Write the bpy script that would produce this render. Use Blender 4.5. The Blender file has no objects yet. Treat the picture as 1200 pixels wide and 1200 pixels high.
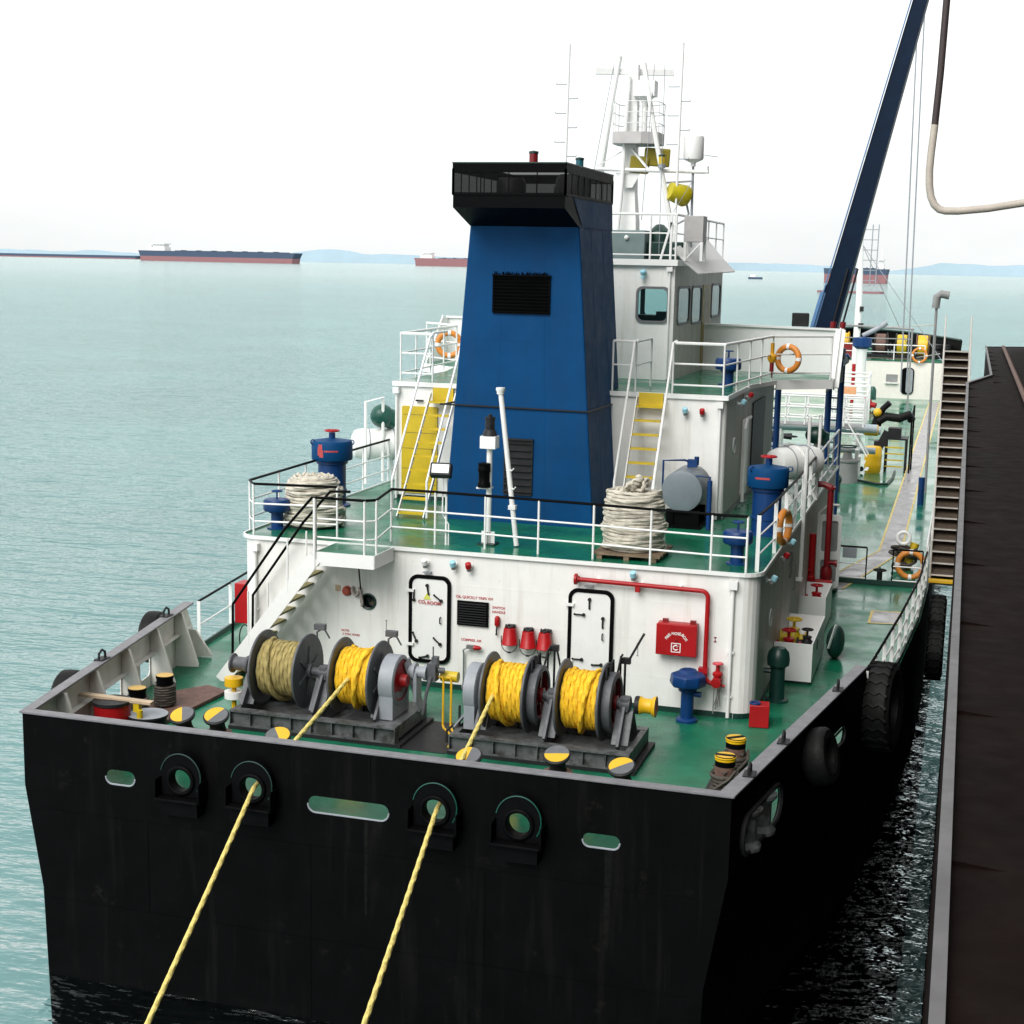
import bpy, math, random
from mathutils import Vector, Matrix, Euler
from mathutils.geometry import tessellate_polygon
random.seed(7)
PI = math.pi
R = math.radians
scene = bpy.context.scene
COL = scene.collection
V = Vector

# ------------------------------------------------------------------ mesh builder
class MB:
    def __init__(s):
        s.v, s.f, s.mi, s.m = [], [], [], 0
    def add(s, vs, fs, M=None):
        o = len(s.v)
        for p in vs:
            p = V(p)
            s.v.append(M @ p if M else p)
        for f in fs:
            s.f.append([i + o for i in f]); s.mi.append(s.m)
        return s
    def box(s, x0, x1, y0, y1, z0, z1, M=None):
        vs = [(x0,y0,z0),(x1,y0,z0),(x1,y1,z0),(x0,y1,z0),(x0,y0,z1),(x1,y0,z1),(x1,y1,z1),(x0,y1,z1)]
        return s.add(vs, [(3,2,1,0),(4,5,6,7),(0,1,5,4),(1,2,6,5),(2,3,7,6),(3,0,4,7)], M)
    def cbox(s, c, sz, rot=None):
        M = Matrix.Translation(V(c))
        if rot is not None: M = M @ Euler(rot).to_matrix().to_4x4()
        a, b, d = sz[0]/2, sz[1]/2, sz[2]/2
        return s.box(-a, a, -b, b, -d, d, M)
    def bar(s, p, q, w, h, up=(0,0,1)):
        p, q = V(p), V(q); d = (q-p); L = d.length; d.normalize()
        u = V(up)
        if abs(d.dot(u)) > .98: u = V((0,1,0))
        x = d.cross(u).normalized(); z = x.cross(d).normalized()
        M = Matrix((x, d, z)).transposed().to_4x4(); M.translation = p
        return s.box(-w/2, w/2, 0, L, -h/2, h/2, M)
    def tube(s, pts, r, n=8, closed=False, caps=True, lobes=0, twist=0, amp=.2):
        pts = [V(p) for p in pts]; k = len(pts)
        if k < 2: return s
        T = []
        for i in range(k):
            if closed: t = pts[(i+1) % k] - pts[i-1]
            else: t = pts[min(i+1, k-1)] - pts[max(i-1, 0)]
            T.append(t.normalized() if t.length > 1e-9 else V((0,0,1)))
        u = V((0,0,1)) if abs(T[0].z) < .9 else V((1,0,0))
        nrm = (u - T[0]*u.dot(T[0])).normalized()
        vs = []; L = 0
        for i in range(k):
            if i: 
                L += (pts[i]-pts[i-1]).length
                nrm = (nrm - T[i]*nrm.dot(T[i]))
                if nrm.length < 1e-6: nrm = T[i].orthogonal()
                nrm.normalize()
            b = T[i].cross(nrm)
            ri = r[i] if isinstance(r, (list, tuple)) else r
            for j in range(n):
                a = 2*PI*j/n
                rr = ri*(1+amp*math.cos(lobes*a - twist*L)) if lobes else ri
                vs.append(pts[i] + (nrm*math.cos(a) + b*math.sin(a))*rr)
        fs = []
        m = k if closed else k-1
        for i in range(m):
            for j in range(n):
                a = i*n+j; b2 = i*n+(j+1) % n; c = ((i+1) % k)*n+(j+1) % n; d = ((i+1) % k)*n+j
                fs.append((a, b2, c, d))
        if caps and not closed:
            fs.append(tuple(reversed(range(n)))); fs.append(tuple(range((k-1)*n, k*n)))
        return s.add(vs, fs)
    def cyl(s, p, q, r, n=14): return s.tube([p, q], r, n)
    def lathe(s, prof, base=(0,0,0), axis=(0,0,1), n=24, ang=2*PI):
        a = V(axis).normalized()
        M = a.to_track_quat('Z', 'Y').to_matrix().to_4x4(); M.translation = V(base)
        vs = []; full = abs(ang-2*PI) < 1e-6; nn = n if full else n+1
        for (r, z) in prof:
            for j in range(nn):
                t = ang*j/n
                vs.append((r*math.cos(t), r*math.sin(t), z))
        fs = []
        for i in range(len(prof)-1):
            for j in range(n):
                j2 = (j+1) % nn
                fs.append((i*nn+j, i*nn+j2, (i+1)*nn+j2, (i+1)*nn+j))
        return s.add(vs, fs, M)
    def tor(s, c, axis, R_, r, n=28, m=10):
        a = V(axis).normalized()
        M = a.to_track_quat('Z', 'Y').to_matrix(); c = V(c)
        return s.tube([c + M @ V((R_*math.cos(2*PI*i/n), R_*math.sin(2*PI*i/n), 0)) for i in range(n)], r, m, closed=True)
    def sphere(s, c, r, n=14, sz=(1,1,1)):
        k = n//2
        vs = []; fs = []
        for i in range(k+1):
            t = PI*i/k
            for j in range(n):
                a = 2*PI*j/n
                vs.append((c[0]+sz[0]*r*math.sin(t)*math.cos(a), c[1]+sz[1]*r*math.sin(t)*math.sin(a), c[2]+sz[2]*r*math.cos(t)))
        for i in range(k):
            for j in range(n):
                fs.append((i*n+j, (i+1)*n+j, (i+1)*n+(j+1) % n, i*n+(j+1) % n))
        return s.add(vs, fs)
    def prism(s, poly, z0, z1, M=None, bottom=True, top=True):
        n = len(poly)
        vs = [(x, y, z0) for x, y in poly] + [(x, y, z1) for x, y in poly]
        fs = [(i, (i+1) % n, n+(i+1) % n, n+i) for i in range(n)]
        if top: fs.append(tuple(range(n, 2*n)))
        if bottom: fs.append(tuple(reversed(range(n))))
        return s.add(vs, fs, M)
    def plate(s, outer, holes, f0, f1, sides=True):
        """flat plate with holes; f0/f1 map 2-D points to the two faces"""
        loops = [outer] + holes
        tri = tessellate_polygon([[V((x, y, 0)) for x, y in l] for l in loops])
        flat = [p for l in loops for p in l]
        N = len(flat)
        s.add([f0(*p) for p in flat], [tuple(t) for t in tri])
        s.add([f1(*p) for p in flat], [tuple(reversed(t)) for t in tri])
        if sides:
            for l in loops:
                k = len(l)
                s.add([f0(*p) for p in l]+[f1(*p) for p in l], [(i, (i+1) % k, k+(i+1) % k, k+i) for i in range(k)])
        return s
    def helix(s, c, axis, R_, z0, z1, turns, r, seg=40, n=10, lobes=3, jit=0., tw=20, ph=0, amp=.13):
        a = V(axis).normalized(); M = a.to_track_quat('Z', 'Y').to_matrix(); c = V(c)
        N = int(turns*seg); pts = []
        ja = [random.uniform(-1, 1) for _ in range(int(turns)+3)]
        for i in range(N+1):
            t = i/seg; q = int(t); fr = t-q
            j = ja[q]*(1-fr)+ja[q+1]*fr
            rr = R_ + jit*j
            an = 2*PI*t + ph
            pts.append(c + M @ V((rr*math.cos(an), rr*math.sin(an), z0+(z1-z0)*i/N + .4*jit*j)))
        return s.tube(pts, r, n, lobes=lobes, twist=tw, amp=amp)

OFF = {}
def build(name, mb, mats, parent=None, off=None, bevel=0, sharp=38, flat=False):
    me = bpy.data.meshes.new(name)
    o = off if off is not None else V((0,0,0))
    me.from_pydata([tuple(p - o) for p in mb.v], [], mb.f)
    if not isinstance(mats, (list, tuple)): mats = [mats]
    for m in mats: me.materials.append(m)
    if len(mats) > 1: me.polygons.foreach_set('material_index', mb.mi)
    me.polygons.foreach_set('use_smooth', [not flat]*len(me.polygons))
    me.update()
    if not flat: me.set_sharp_from_angle(angle=R(sharp))
    ob = bpy.data.objects.new(name, me); COL.objects.link(ob)
    if parent: ob.parent = parent
    if bevel:
        b = ob.modifiers.new('bevel', 'BEVEL'); b.width = bevel; b.segments = 2; b.limit_method = 'ANGLE'; b.angle_limit = R(40)
    return ob
def tag(o, label=None, cat=None, group=None, kind=None):
    if label: o['label'] = label
    if cat: o['category'] = cat
    if group: o['group'] = group
    if kind: o['kind'] = kind
    return o
def thing(name, label, cat, loc=(0,0,0), group=None, rz=0, world=False):
    o = bpy.data.objects.new(name, None); COL.objects.link(o)
    o.empty_display_size = .2
    o.location = loc; o.rotation_euler = (0, 0, rz)
    OFF[o.name] = V(loc) if world else V((0,0,0))
    return tag(o, label, cat, group)
def part(name, mb, mats, parent, label=None, kind=None, **k):
    off = OFF[parent.name]
    o = build(name, mb, mats, parent, off, **k); OFF[o.name] = off
    return tag(o, label, None, None, kind)
def solo(name, mb, mats, label, cat, loc=(0,0,0), group=None, world=False, rz=0, **k):
    o = build(name, mb, mats, None, V(loc) if world else V((0,0,0)), **k)
    o.location = loc; o.rotation_euler = (0, 0, rz)
    return tag(o, label, cat, group)
def struct(name, mb, mats, **k):
    return tag(build(name, mb, mats, None, **k), kind='structure')
def dup(root, loc, label=None, rz=None, scale=None):
    def rec(o, par):
        c = o.copy(); COL.objects.link(c); OFF[c.name] = OFF.get(o.name, V((0,0,0)))
        if par: c.parent = par
        for ch in list(o.children): rec(ch, c)
        return c
    c = rec(root, None); c.location = loc
    if rz is not None: c.rotation_euler = (0, 0, rz)
    if scale: c.scale = (scale,)*3 if not isinstance(scale, tuple) else scale
    if label: c['label'] = label
    return c
def text(s, size, loc, mat, parent, name='lettering', rot=None, align='CENTER'):
    cu = bpy.data.curves.new('t', 'FONT'); cu.body = s; cu.size = size; cu.align_x = align; cu.align_y = 'CENTER'; cu.extrude = .002; cu.offset = size*.022
    ob = bpy.data.objects.new('t', cu); COL.objects.link(ob)
    dg = bpy.context.evaluated_depsgraph_get(); dg.update()
    me0 = bpy.data.meshes.new_from_object(ob.evaluated_get(dg))
    M = Matrix.Translation(V(loc)) @ (rot if rot is not None else Matrix.Rotation(PI/2, 4, 'X'))
    mb = MB(); mb.add([v.co.copy() for v in me0.vertices], [list(p.vertices) for p in me0.polygons], M)
    bpy.data.objects.remove(ob); bpy.data.curves.remove(cu); bpy.data.meshes.remove(me0)
    return part(name, mb, mat, parent, flat=True)
def rrect(x0, x1, y0, y1, r, n=6):
    p = []
    for cx_, cy_, a0 in ((x1-r, y0+r, -90), (x1-r, y1-r, 0), (x0+r, y1-r, 90), (x0+r, y0+r, 180)):
        for i in range(n+1):
            a = R(a0+90*i/n); p.append((cx_+r*math.cos(a), cy_+r*math.sin(a)))
    return p
def circ(x, y, r, n=24): return [(x+r*math.cos(2*PI*i/n), y+r*math.sin(2*PI*i/n)) for i in range(n)]

# ------------------------------------------------------------------ materials
def mat(name, col, rough=.5, metal=0., spec=.5, var=.12, scale=3., stain=None, samt=0., sscale=(5,5,.35), slo=.55, shi=.75, bump=0., bscale=20., wet=None, coat=0., spots=None, spamt=0., spscale=9.):
    m = bpy.data.materials.new(name); m.use_nodes = True
    nt = m.node_tree; N = nt.nodes; L = nt.links
    b = N['Principled BSDF']
    b.inputs['Metallic'].default_value = metal; b.inputs['Specular IOR Level'].default_value = spec
    b.inputs['Coat Weight'].default_value = coat
    tc = N.new('ShaderNodeTexCoord')
    def noise(sc, det=4, mp=None, rgh=.6):
        n = N.new('ShaderNodeTexNoise'); n.inputs['Scale'].default_value = sc; n.inputs['Detail'].default_value = det; n.inputs['Roughness'].default_value = rgh
        if mp:
            q = N.new('ShaderNodeMapping'); q.inputs['Scale'].default_value = mp; L.new(tc.outputs['Object'], q.inputs['Vector']); L.new(q.outputs[0], n.inputs['Vector'])
        else: L.new(tc.outputs['Object'], n.inputs['Vector'])
        return n.outputs['Fac']
    def ramp(src, lo, hi, a, c):
        r = N.new('ShaderNodeMapRange'); r.inputs[1].default_value = lo; r.inputs[2].default_value = hi; r.inputs[3].default_value = a; r.inputs[4].default_value = c
        L.new(src, r.inputs[0]); return r.outputs[0]
    def mix(f, a, c):
        x = N.new('ShaderNodeMix'); x.data_type = 'RGBA'
        for sock, val in ((x.inputs[0], f), (x.inputs[6], a), (x.inputs[7], c)):
            if hasattr(val, 'node'): L.new(val, sock)
            else: sock.default_value = val if not isinstance(val, tuple) else (*val[:3], 1)
        return x.outputs[2]
    lo = tuple(max(0, c*(1-var)) for c in col); hi = tuple(min(1, c*(1+var)) for c in col)
    c = mix(ramp(noise(scale, 6), .3, .7, 0, 1), lo, hi)
    if stain: c = mix(ramp(noise(1., 6, sscale, .65), slo, shi, 0, samt), c, stain)
    if spots: c = mix(ramp(noise(spscale, 8, None, .75), .60, .70, 0, spamt), c, spots)
    L.new(c, b.inputs['Base Color'])
    if wet: L.new(ramp(noise(wet[0], 3), .4, .62, wet[1], wet[2]), b.inputs['Roughness'])
    else: L.new(ramp(noise(scale*3, 3), .3, .7, max(0, rough-.07), min(1, rough+.07)), b.inputs['Roughness'])
    if bump:
        bp = N.new('ShaderNodeBump'); bp.inputs['Strength'].default_value = bump; bp.inputs['Distance'].default_value = .02
        L.new(noise(bscale, 5), bp.inputs['Height']); L.new(bp.outputs[0], b.inputs['Normal'])
    return m
RUST = (.16, .06, .025)
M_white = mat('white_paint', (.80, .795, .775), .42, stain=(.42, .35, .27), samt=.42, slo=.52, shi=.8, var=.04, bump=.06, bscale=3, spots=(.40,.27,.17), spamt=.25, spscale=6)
M_shadegrime = mat('white_paint_shaded_grimy', (.52, .50, .46), .5, stain=(.20, .17, .13), samt=.55, slo=.45, shi=.75, var=.12, scale=12, bump=.1, bscale=5, spots=(.22,.18,.14), spamt=.5, spscale=14)  # white paint with starboard shade put into a darker base, plus grime stains
M_whiteclean = mat('white_gloss', (.80, .80, .79), .35, var=.03, stain=(.5, .45, .4), samt=.15, sscale=(9,9,3))
M_whitewall2 = mat('white_bulwark', (.72, .70, .66), .5, stain=(.30, .22, .15), samt=.45, slo=.5, shi=.8, var=.06)
M_deck = mat('deck_green', (.008, .140, .074), .3, var=.3, scale=1.3, stain=(.015, .07, .048), samt=.5, sscale=(1.5,1.5,1.5), slo=.5, shi=.7, wet=(.6, .14, .42), bump=.05, bscale=6, spots=(.03,.06,.045), spamt=.4, spscale=5, spec=.3)
M_cargodeck = mat('cargo_deck_green', (.010, .17, .095), .3, var=.3, scale=1.3, stain=(.03, .09, .065), samt=.5, sscale=(.7,.7,.7), slo=.5, shi=.7, wet=(.4, .08, .30), bump=.05, bscale=3, coat=.16)
M_dkgreen = mat('dark_green', (.006, .035, .027), .4)
M_green = mat('green_paint', (.004, .07, .05), .35)
M_black = mat('hull_black', (.0016, .0016, .0018), .55, var=.4, scale=2, stain=(.012, .011, .010), samt=.5, slo=.55, shi=.8, bump=.15, bscale=4, spec=.05, spots=(.016, .014, .012), spamt=.55, spscale=2.2)
M_blackp = mat('black_paint', (.003, .003, .0035), .45, spec=.04)
M_cap = mat('cap_rail_grey', (.17, .165, .18), .5, var=.2, scale=6, spots=(.05,.045,.05), spamt=.6, spscale=7)
M_blue = mat('funnel_blue', (.0015, .050, .155), .55, spec=.10, var=.14, scale=1.1, stain=(.008, .045, .13), samt=.55, sscale=(2.5,2.5,.25), slo=.48, shi=.75, bump=.06, bscale=2.5)
M_bluedk = mat('blue_paint', (.003, .036, .145), .42, spec=.35, var=.15)
M_bluecrane = mat('crane_blue', (.002, .012, .034), .5, spec=.15, var=.2)
M_blueedge = mat('crane_blue_light', (.10, .22, .42), .4)
M_grey = mat('winch_grey', (.085, .088, .098), .5, var=.22, scale=7, spots=(.03,.028,.03), spamt=.6)
M_greylt = mat('light_grey', (.27, .29, .32), .45, var=.12)
M_dark = mat('dark_grey', (.016, .016, .018), .5, spec=.25, var=.25, scale=6)
M_greasy = mat('greasy_frame', (.10, .105, .11), .45, var=.35, scale=5, stain=(.02,.018,.015), samt=.8, sscale=(4,4,4), slo=.48, shi=.6)
M_yrope = mat('yellow_rope', (.80, .47, .015), .75, var=.25, scale=14, spots=(.82,.62,.14), spamt=.5, spscale=22, bump=.2, bscale=90)
M_oldrope = mat('faded_rope', (.34, .27, .10), .8, var=.35, scale=9, spots=(.25,.24,.06), spamt=.8, spscale=12, bump=.5, bscale=120)
M_line = mat('mooring_line', (.70, .57, .17), .75, var=.25, scale=25, spots=(.80,.76,.50), spamt=.6, spscale=30, bump=.4, bscale=150)
M_wrope = mat('white_rope', (.56, .52, .44), .85, var=.22, scale=9, spots=(.28,.25,.20), spamt=.6, spscale=12, bump=.5, bscale=110)
M_brope = mat('wire_rope', (.06, .05, .04), .7, var=.4, scale=25)
M_red = mat('red_paint', (.36, .006, .009), .4, spec=.35, var=.12)
M_reddk = mat('dark_red', (.19, .006, .009), .4, var=.2)
M_yellow = mat('yellow_paint', (.72, .42, .008), .4, var=.12, spots=(.3,.2,.05), spamt=.3)
M_yelold = mat('ochre_paint', (.56, .40, .008), .45, var=.12, stain=(.35,.26,.03), samt=.5)
M_olive = mat('olive_tread', (.17, .145, .03), .5)
M_orange = mat('orange_buoy', (.62, .22, .03), .5, var=.15)
M_wood = mat('old_wood', (.20, .14, .09), .8, var=.35, scale=5, sscale=(2,20,20), stain=(.07,.05,.035), samt=.8)
M_woodlt = mat('pale_plank', (.50, .38, .26), .8, var=.25)
M_brown = mat('rusty_brown', (.13, .07, .055), .7, var=.4, scale=8)
M_rubber = mat('tyre_rubber', (.005, .005, .005), .6, spec=.2, var=.5, scale=8, spots=(.03,.03,.028), spamt=.5, bump=.2, bscale=25)
M_pad = mat('walkway_grey', (.30, .29, .30), .55, var=.15, scale=4, wet=(1.5, .2, .55))
M_cyan = mat('pale_blue_lamp', (.30, .58, .68), .35)
def clear_glass():
    m = bpy.data.materials.new('clear_glass'); m.use_nodes = True
    nt = m.node_tree; N = nt.nodes; L = nt.links; b = N['Principled BSDF']; b.inputs['Base Color'].default_value = (.02,.03,.03,1); b.inputs['Roughness'].default_value = .04
    t = N.new('ShaderNodeBsdfTransparent'); t.inputs[0].default_value = (.75,.92,.92,1); x = N.new('ShaderNodeMixShader'); x.inputs[0].default_value = .2
    L.new(t.outputs[0], x.inputs[1]); L.new(b.outputs[0], x.inputs[2]); L.new(x.outputs[0], N['Material Output'].inputs['Surface'])
    return m
M_clear = clear_glass()
M_glass = mat('window_glass', (.012, .022, .025), .06, var=.1, spec=.8)
M_glassref = mat('pale_glass', (.25, .42, .44), .05, spec=.9)
M_steel = mat('steel', (.35, .35, .36), .35, metal=.7)
M_redtext = mat('red_lettering', (.48, .10, .11), .6)
M_greytext = mat('grey_lettering', (.25, .25, .25), .6)
M_sea_hull = mat('far_hull_dark', (.045, .07, .12), .8)
M_sea_red = mat('far_hull_red', (.26, .12, .13), .8)
M_sea_white = mat('far_white', (.75, .73, .72), .8)
M_hill = mat('hazy_hill', (.38, .48, .56), 1., spec=0, var=.08, scale=.002)  # distance haze is put into the pale blue base colour
M_nbhull = mat('neighbour_hull', (.008, .004, .004), .7, var=.3, spec=.05)
M_nbdeck = mat('neighbour_deck', (.007, .0035, .003), .75, var=.4, scale=1.5, spec=.06, stain=(.014,.008,.006), samt=.7, sscale=(2,2,2), spots=(.016,.011,.009), spamt=.6, spscale=3, bump=.15, bscale=8)
M_nbblocker = mat('neighbour_sky_blocker', (.05, .045, .045), .6, var=.2, spec=.1)
M_nbedge = mat('neighbour_gunwale', (.12, .115, .12), .5, var=.2)
M_ladder = mat('ladder_brown', (.085, .062, .045), .6, var=.3, scale=9)
M_alu = mat('ladder_alu', (.55, .52, .48), .45, var=.15)
M_hose = mat('hose_beige', (.52, .46, .40), .6, var=.1, scale=2)

def sea_material():
    """clear surface: Fresnel mix of sky reflection and a see-through tint, over the turbid layer below it"""
    m = bpy.data.materials.new('sea_water'); m.use_nodes = True
    nt = m.node_tree; N = nt.nodes; L = nt.links; N.remove(N['Principled BSDF'])
    tc = N.new('ShaderNodeTexCoord')
    def wave(sx, sy, sc, det, rot, rgh=.55):
        q = N.new('ShaderNodeMapping'); q.inputs['Scale'].default_value = (sx, sy, 1); q.inputs['Rotation'].default_value = (0,0,R(rot))
        n = N.new('ShaderNodeTexNoise'); n.inputs['Scale'].default_value = sc; n.inputs['Detail'].default_value = det; n.inputs['Roughness'].default_value = rgh
        L.new(tc.outputs['Object'], q.inputs[0]); L.new(q.outputs[0], n.inputs['Vector']); return n.outputs['Fac']
    a = wave(.40, 1, .40, 5, 14, .6); c = wave(.55, 1, 1.5, 4, -10)
    ad = N.new('ShaderNodeMath'); ad.operation = 'MULTIPLY_ADD'; L.new(c, ad.inputs[0]); ad.inputs[1].default_value = .35; L.new(a, ad.inputs[2])
    bp = N.new('ShaderNodeBump'); bp.inputs['Distance'].default_value = 1.0
    ln = N.new('ShaderNodeVectorMath'); ln.operation = 'LENGTH'; L.new(tc.outputs['Object'], ln.inputs[0])
    mr = N.new('ShaderNodeMapRange'); mr.inputs[1].default_value = 60; mr.inputs[2].default_value = 1200; mr.inputs[3].default_value = .95; mr.inputs[4].default_value = .42; L.new(ln.outputs['Value'], mr.inputs[0]); L.new(mr.outputs[0], bp.inputs['Strength'])
    L.new(ad.outputs[0], bp.inputs['Height'])
    fr = N.new('ShaderNodeFresnel'); fr.inputs['IOR'].default_value = 1.33; L.new(bp.outputs[0], fr.inputs['Normal'])
    gl = N.new('ShaderNodeBsdfGlossy'); gl.inputs['Roughness'].default_value = .08; L.new(bp.outputs[0], gl.inputs['Normal']); gl.inputs['Color'].default_value = (.93,1,.99,1)
    tr = N.new('ShaderNodeBsdfTransparent'); tr.inputs[0].default_value = (.86,.96,.955,1)
    x = N.new('ShaderNodeMixShader'); L.new(fr.outputs[0], x.inputs[0]); L.new(tr.outputs[0], x.inputs[1]); L.new(gl.outputs[0], x.inputs[2])
    L.new(x.outputs[0], N['Material Output'].inputs['Surface'])
    return m
M_sea = sea_material()
def screen_material():
    m = bpy.data.materials.new('wire_mesh_screen'); m.use_nodes = True
    nt = m.node_tree; N = nt.nodes; L = nt.links; b = N['Principled BSDF']; b.inputs['Base Color'].default_value = (.004,.004,.004,1); b.inputs['Specular IOR Level'].default_value = .03
    t = N.new('ShaderNodeBsdfTransparent'); x = N.new('ShaderNodeMixShader'); x.inputs[0].default_value = .80
    L.new(t.outputs[0], x.inputs[1]); L.new(b.outputs[0], x.inputs[2]); L.new(x.outputs[0], N['Material Output'].inputs['Surface'])
    return m
M_screen = screen_material()

# ------------------------------------------------------------------ camera, world, light
cam = bpy.data.cameras.new('camera'); co = bpy.data.objects.new('camera', cam); COL.objects.link(co); scene.camera = co
cam.sensor_width = 36; cam.lens = 36*1758/1200; cam.shift_x = -4/1200; cam.shift_y = 16/1200; cam.clip_end = 90000; cam.clip_start = .1
RR = [[0.9574213868480522, 0.06894324149457856, -0.28034107344121467], [0.28795218427868485, -0.15848114619815676, 0.9444401864961343], [0.020683993209402465, -0.9849520575905909, -0.1715857957619249]]
MM = Matrix([[r[0], -r[1], -r[2]] for r in RR]).to_4x4(); MM.translation = V((8.1269, -25.5792, 7.8199)); co.matrix_world = MM
SUN_EL, SUN_AZ = 43, 194      # azimuth clockwise from +Y: behind the camera, a little to port
w = bpy.data.worlds.new('World'); scene.world = w; w.use_nodes = True
nt = w.node_tree; bg = nt.nodes['Background']
sky = nt.nodes.new('ShaderNodeTexSky'); sky.sky_type = 'NISHITA'; sky.sun_disc = False
sky.sun_elevation = R(SUN_EL); sky.sun_rotation = R(SUN_AZ); sky.dust_density = 3
hs = nt.nodes.new('ShaderNodeHueSaturation'); hs.inputs['Saturation'].default_value = .0
mx = nt.nodes.new('ShaderNodeMix'); mx.data_type = 'RGBA'; mx.inputs[0].default_value = .72; mx.inputs[7].default_value = (10.2, 10.5, 10.45, 1)
nt.links.new(sky.outputs[0], hs.inputs['Color']); nt.links.new(hs.outputs[0], mx.inputs[6]); tcw = nt.nodes.new('ShaderNodeTexCoord'); sx = nt.nodes.new('ShaderNodeSeparateXYZ'); nt.links.new(tcw.outputs['Generated'], sx.inputs[0])
hz = nt.nodes.new('ShaderNodeMapRange'); hz.inputs[1].default_value = -.02; hz.inputs[2].default_value = .16; hz.inputs[3].default_value = .78; hz.inputs[4].default_value = 1.0
nt.links.new(sx.outputs[2], hz.inputs[0])
cn = nt.nodes.new('ShaderNodeTexNoise'); cn.inputs['Scale'].default_value = 3; cn.inputs['Detail'].default_value = 5
cmap = nt.nodes.new('ShaderNodeMapping'); cmap.inputs['Scale'].default_value = (1,1,5); nt.links.new(tcw.outputs['Generated'], cmap.inputs[0]); nt.links.new(cmap.outputs[0], cn.inputs['Vector'])
cr = nt.nodes.new('ShaderNodeMapRange'); cr.inputs[1].default_value = .3; cr.inputs[2].default_value = .7; cr.inputs[3].default_value = .92; cr.inputs[4].default_value = 1.08; nt.links.new(cn.outputs['Fac'], cr.inputs[0])
mu = nt.nodes.new('ShaderNodeMath'); mu.operation = 'MULTIPLY'; nt.links.new(hz.outputs[0], mu.inputs[0]); nt.links.new(cr.outputs[0], mu.inputs[1])
vm = nt.nodes.new('ShaderNodeVectorMath'); vm.operation = 'SCALE'; nt.links.new(mx.outputs[2], vm.inputs[0]); nt.links.new(mu.outputs[0], vm.inputs['Scale'])
nt.links.new(vm.outputs[0], bg.inputs['Color'])
bg.inputs['Strength'].default_value = .15
sl = bpy.data.lights.new('sun', 'SUN'); sl.energy = 2.5; sl.angle = R(35); sl.color = (1, .97, .92)
so = bpy.data.objects.new('sun', sl); COL.objects.link(so)
az, el = R(SUN_AZ), R(SUN_EL)
sd = V((math.sin(az)*math.cos(el), math.cos(az)*math.cos(el), math.sin(el)))
so.rotation_euler = sd.to_track_quat('Z', 'Y').to_euler(); so.location = sd*60
scene.view_settings.view_transform = 'Standard'; scene.view_settings.look = 'None'; scene.view_settings.exposure = 0
scene.cycles.max_bounces = 6; scene.cycles.use_denoising = True

# ------------------------------------------------------------------ the setting
WZ = -3.0
mb = MB(); S = 45000
mb.add([(-S,-2000,WZ),(S,-2000,WZ),(S,S,WZ),(-S,S,WZ)], [(0,1,2,3)])
struct('sea', mb, M_sea)
mb = MB(); mb.add([(-S,-2000,WZ-7),(S,-2000,WZ-7),(S,S,WZ-7),(-S,S,WZ-7)], [(0,1,2,3)])
struct('sea_depth', mb, mat('turbid_water', (.28, .415, .42), 1., spec=0, var=.12, scale=.03))
def hill(u0, u1, D, hfun, n=60):
    mb = MB(); vs = []; fs = []
    for i in range(n+1):
        u = u0+(u1-u0)*i/n
        h = hfun(i/n)*D/1758
        vs += [(u*D, D, WZ-5), (u*D, D, WZ+10.8+h), (u*D*1.05, D*1.05, WZ-5)]
        if i:
            a = (i-1)*3; b = i*3
            fs += [(a, b, b+1, a+1), (a+1, b+1, b+2, a+2)]
    return mb.add(vs, fs)
rnd = [random.random() for _ in range(900)]
def ridge(base, amp, f, ph):
    def h(t):
        x = t*f+ph; i = int(x); k = x-i; k = k*k*(3-2*k)
        x2 = x*3.3; i2 = int(x2); k2 = x2-i2
        e = min(1, t*6, (1-t)*6)
        return e*(base + amp*(rnd[i]*(1-k)+rnd[i+1]*k) + amp*.3*(rnd[i2+40]*(1-k2)+rnd[i2+41]*k2))
    return h
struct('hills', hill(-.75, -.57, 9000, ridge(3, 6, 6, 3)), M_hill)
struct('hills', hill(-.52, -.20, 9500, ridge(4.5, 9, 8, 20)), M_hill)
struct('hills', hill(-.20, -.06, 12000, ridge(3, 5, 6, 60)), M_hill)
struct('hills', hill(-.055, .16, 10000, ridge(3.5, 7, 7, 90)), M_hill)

# ------------------------------------------------------------------ hull
SB = [(5.62,-7.07),(6.89,.5),(7.28,5.1),(7.52,9.),(7.6,12.7),(7.6,66),(6.6,74),(3.6,83),(.2,88)]
PT = [(-4.95,-7.07),(-6.4,.8),(-6.9,4.6),(-7.15,9.),(-7.2,12.7),(-7.2,66),(-6.2,74),(-3.2,83),(.2,88)]
hull = thing('tanker_hull', 'black steel hull and bulwark of the tanker, stern with mooring openings towards the viewer', 'ship hull', (0,-7,0), world=True)
mb = MB()
def side(pts, zt, zb, inn, rev):
    vs = []; fs = []
    for i, (x, y) in enumerate(pts):
        q = inn*max(0, min(1, (2-y)/9)); s = -q if x > .2 else q
        vs += [(x, y, zt), (x+s*.52, y, -1.6), (x+s, y, zb)]
        if i:
            a = (i-1)*3; b = i*3
            for k in (0, 1):
                q = (a+k, a+k+1, b+k+1, b+k)
                fs.append(q if not rev else tuple(reversed(q)))
    mb.add(vs, fs)
side(SB, 0, WZ-6.5, .5, True); side(PT, 0, WZ-6.5, .5, False)
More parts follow.
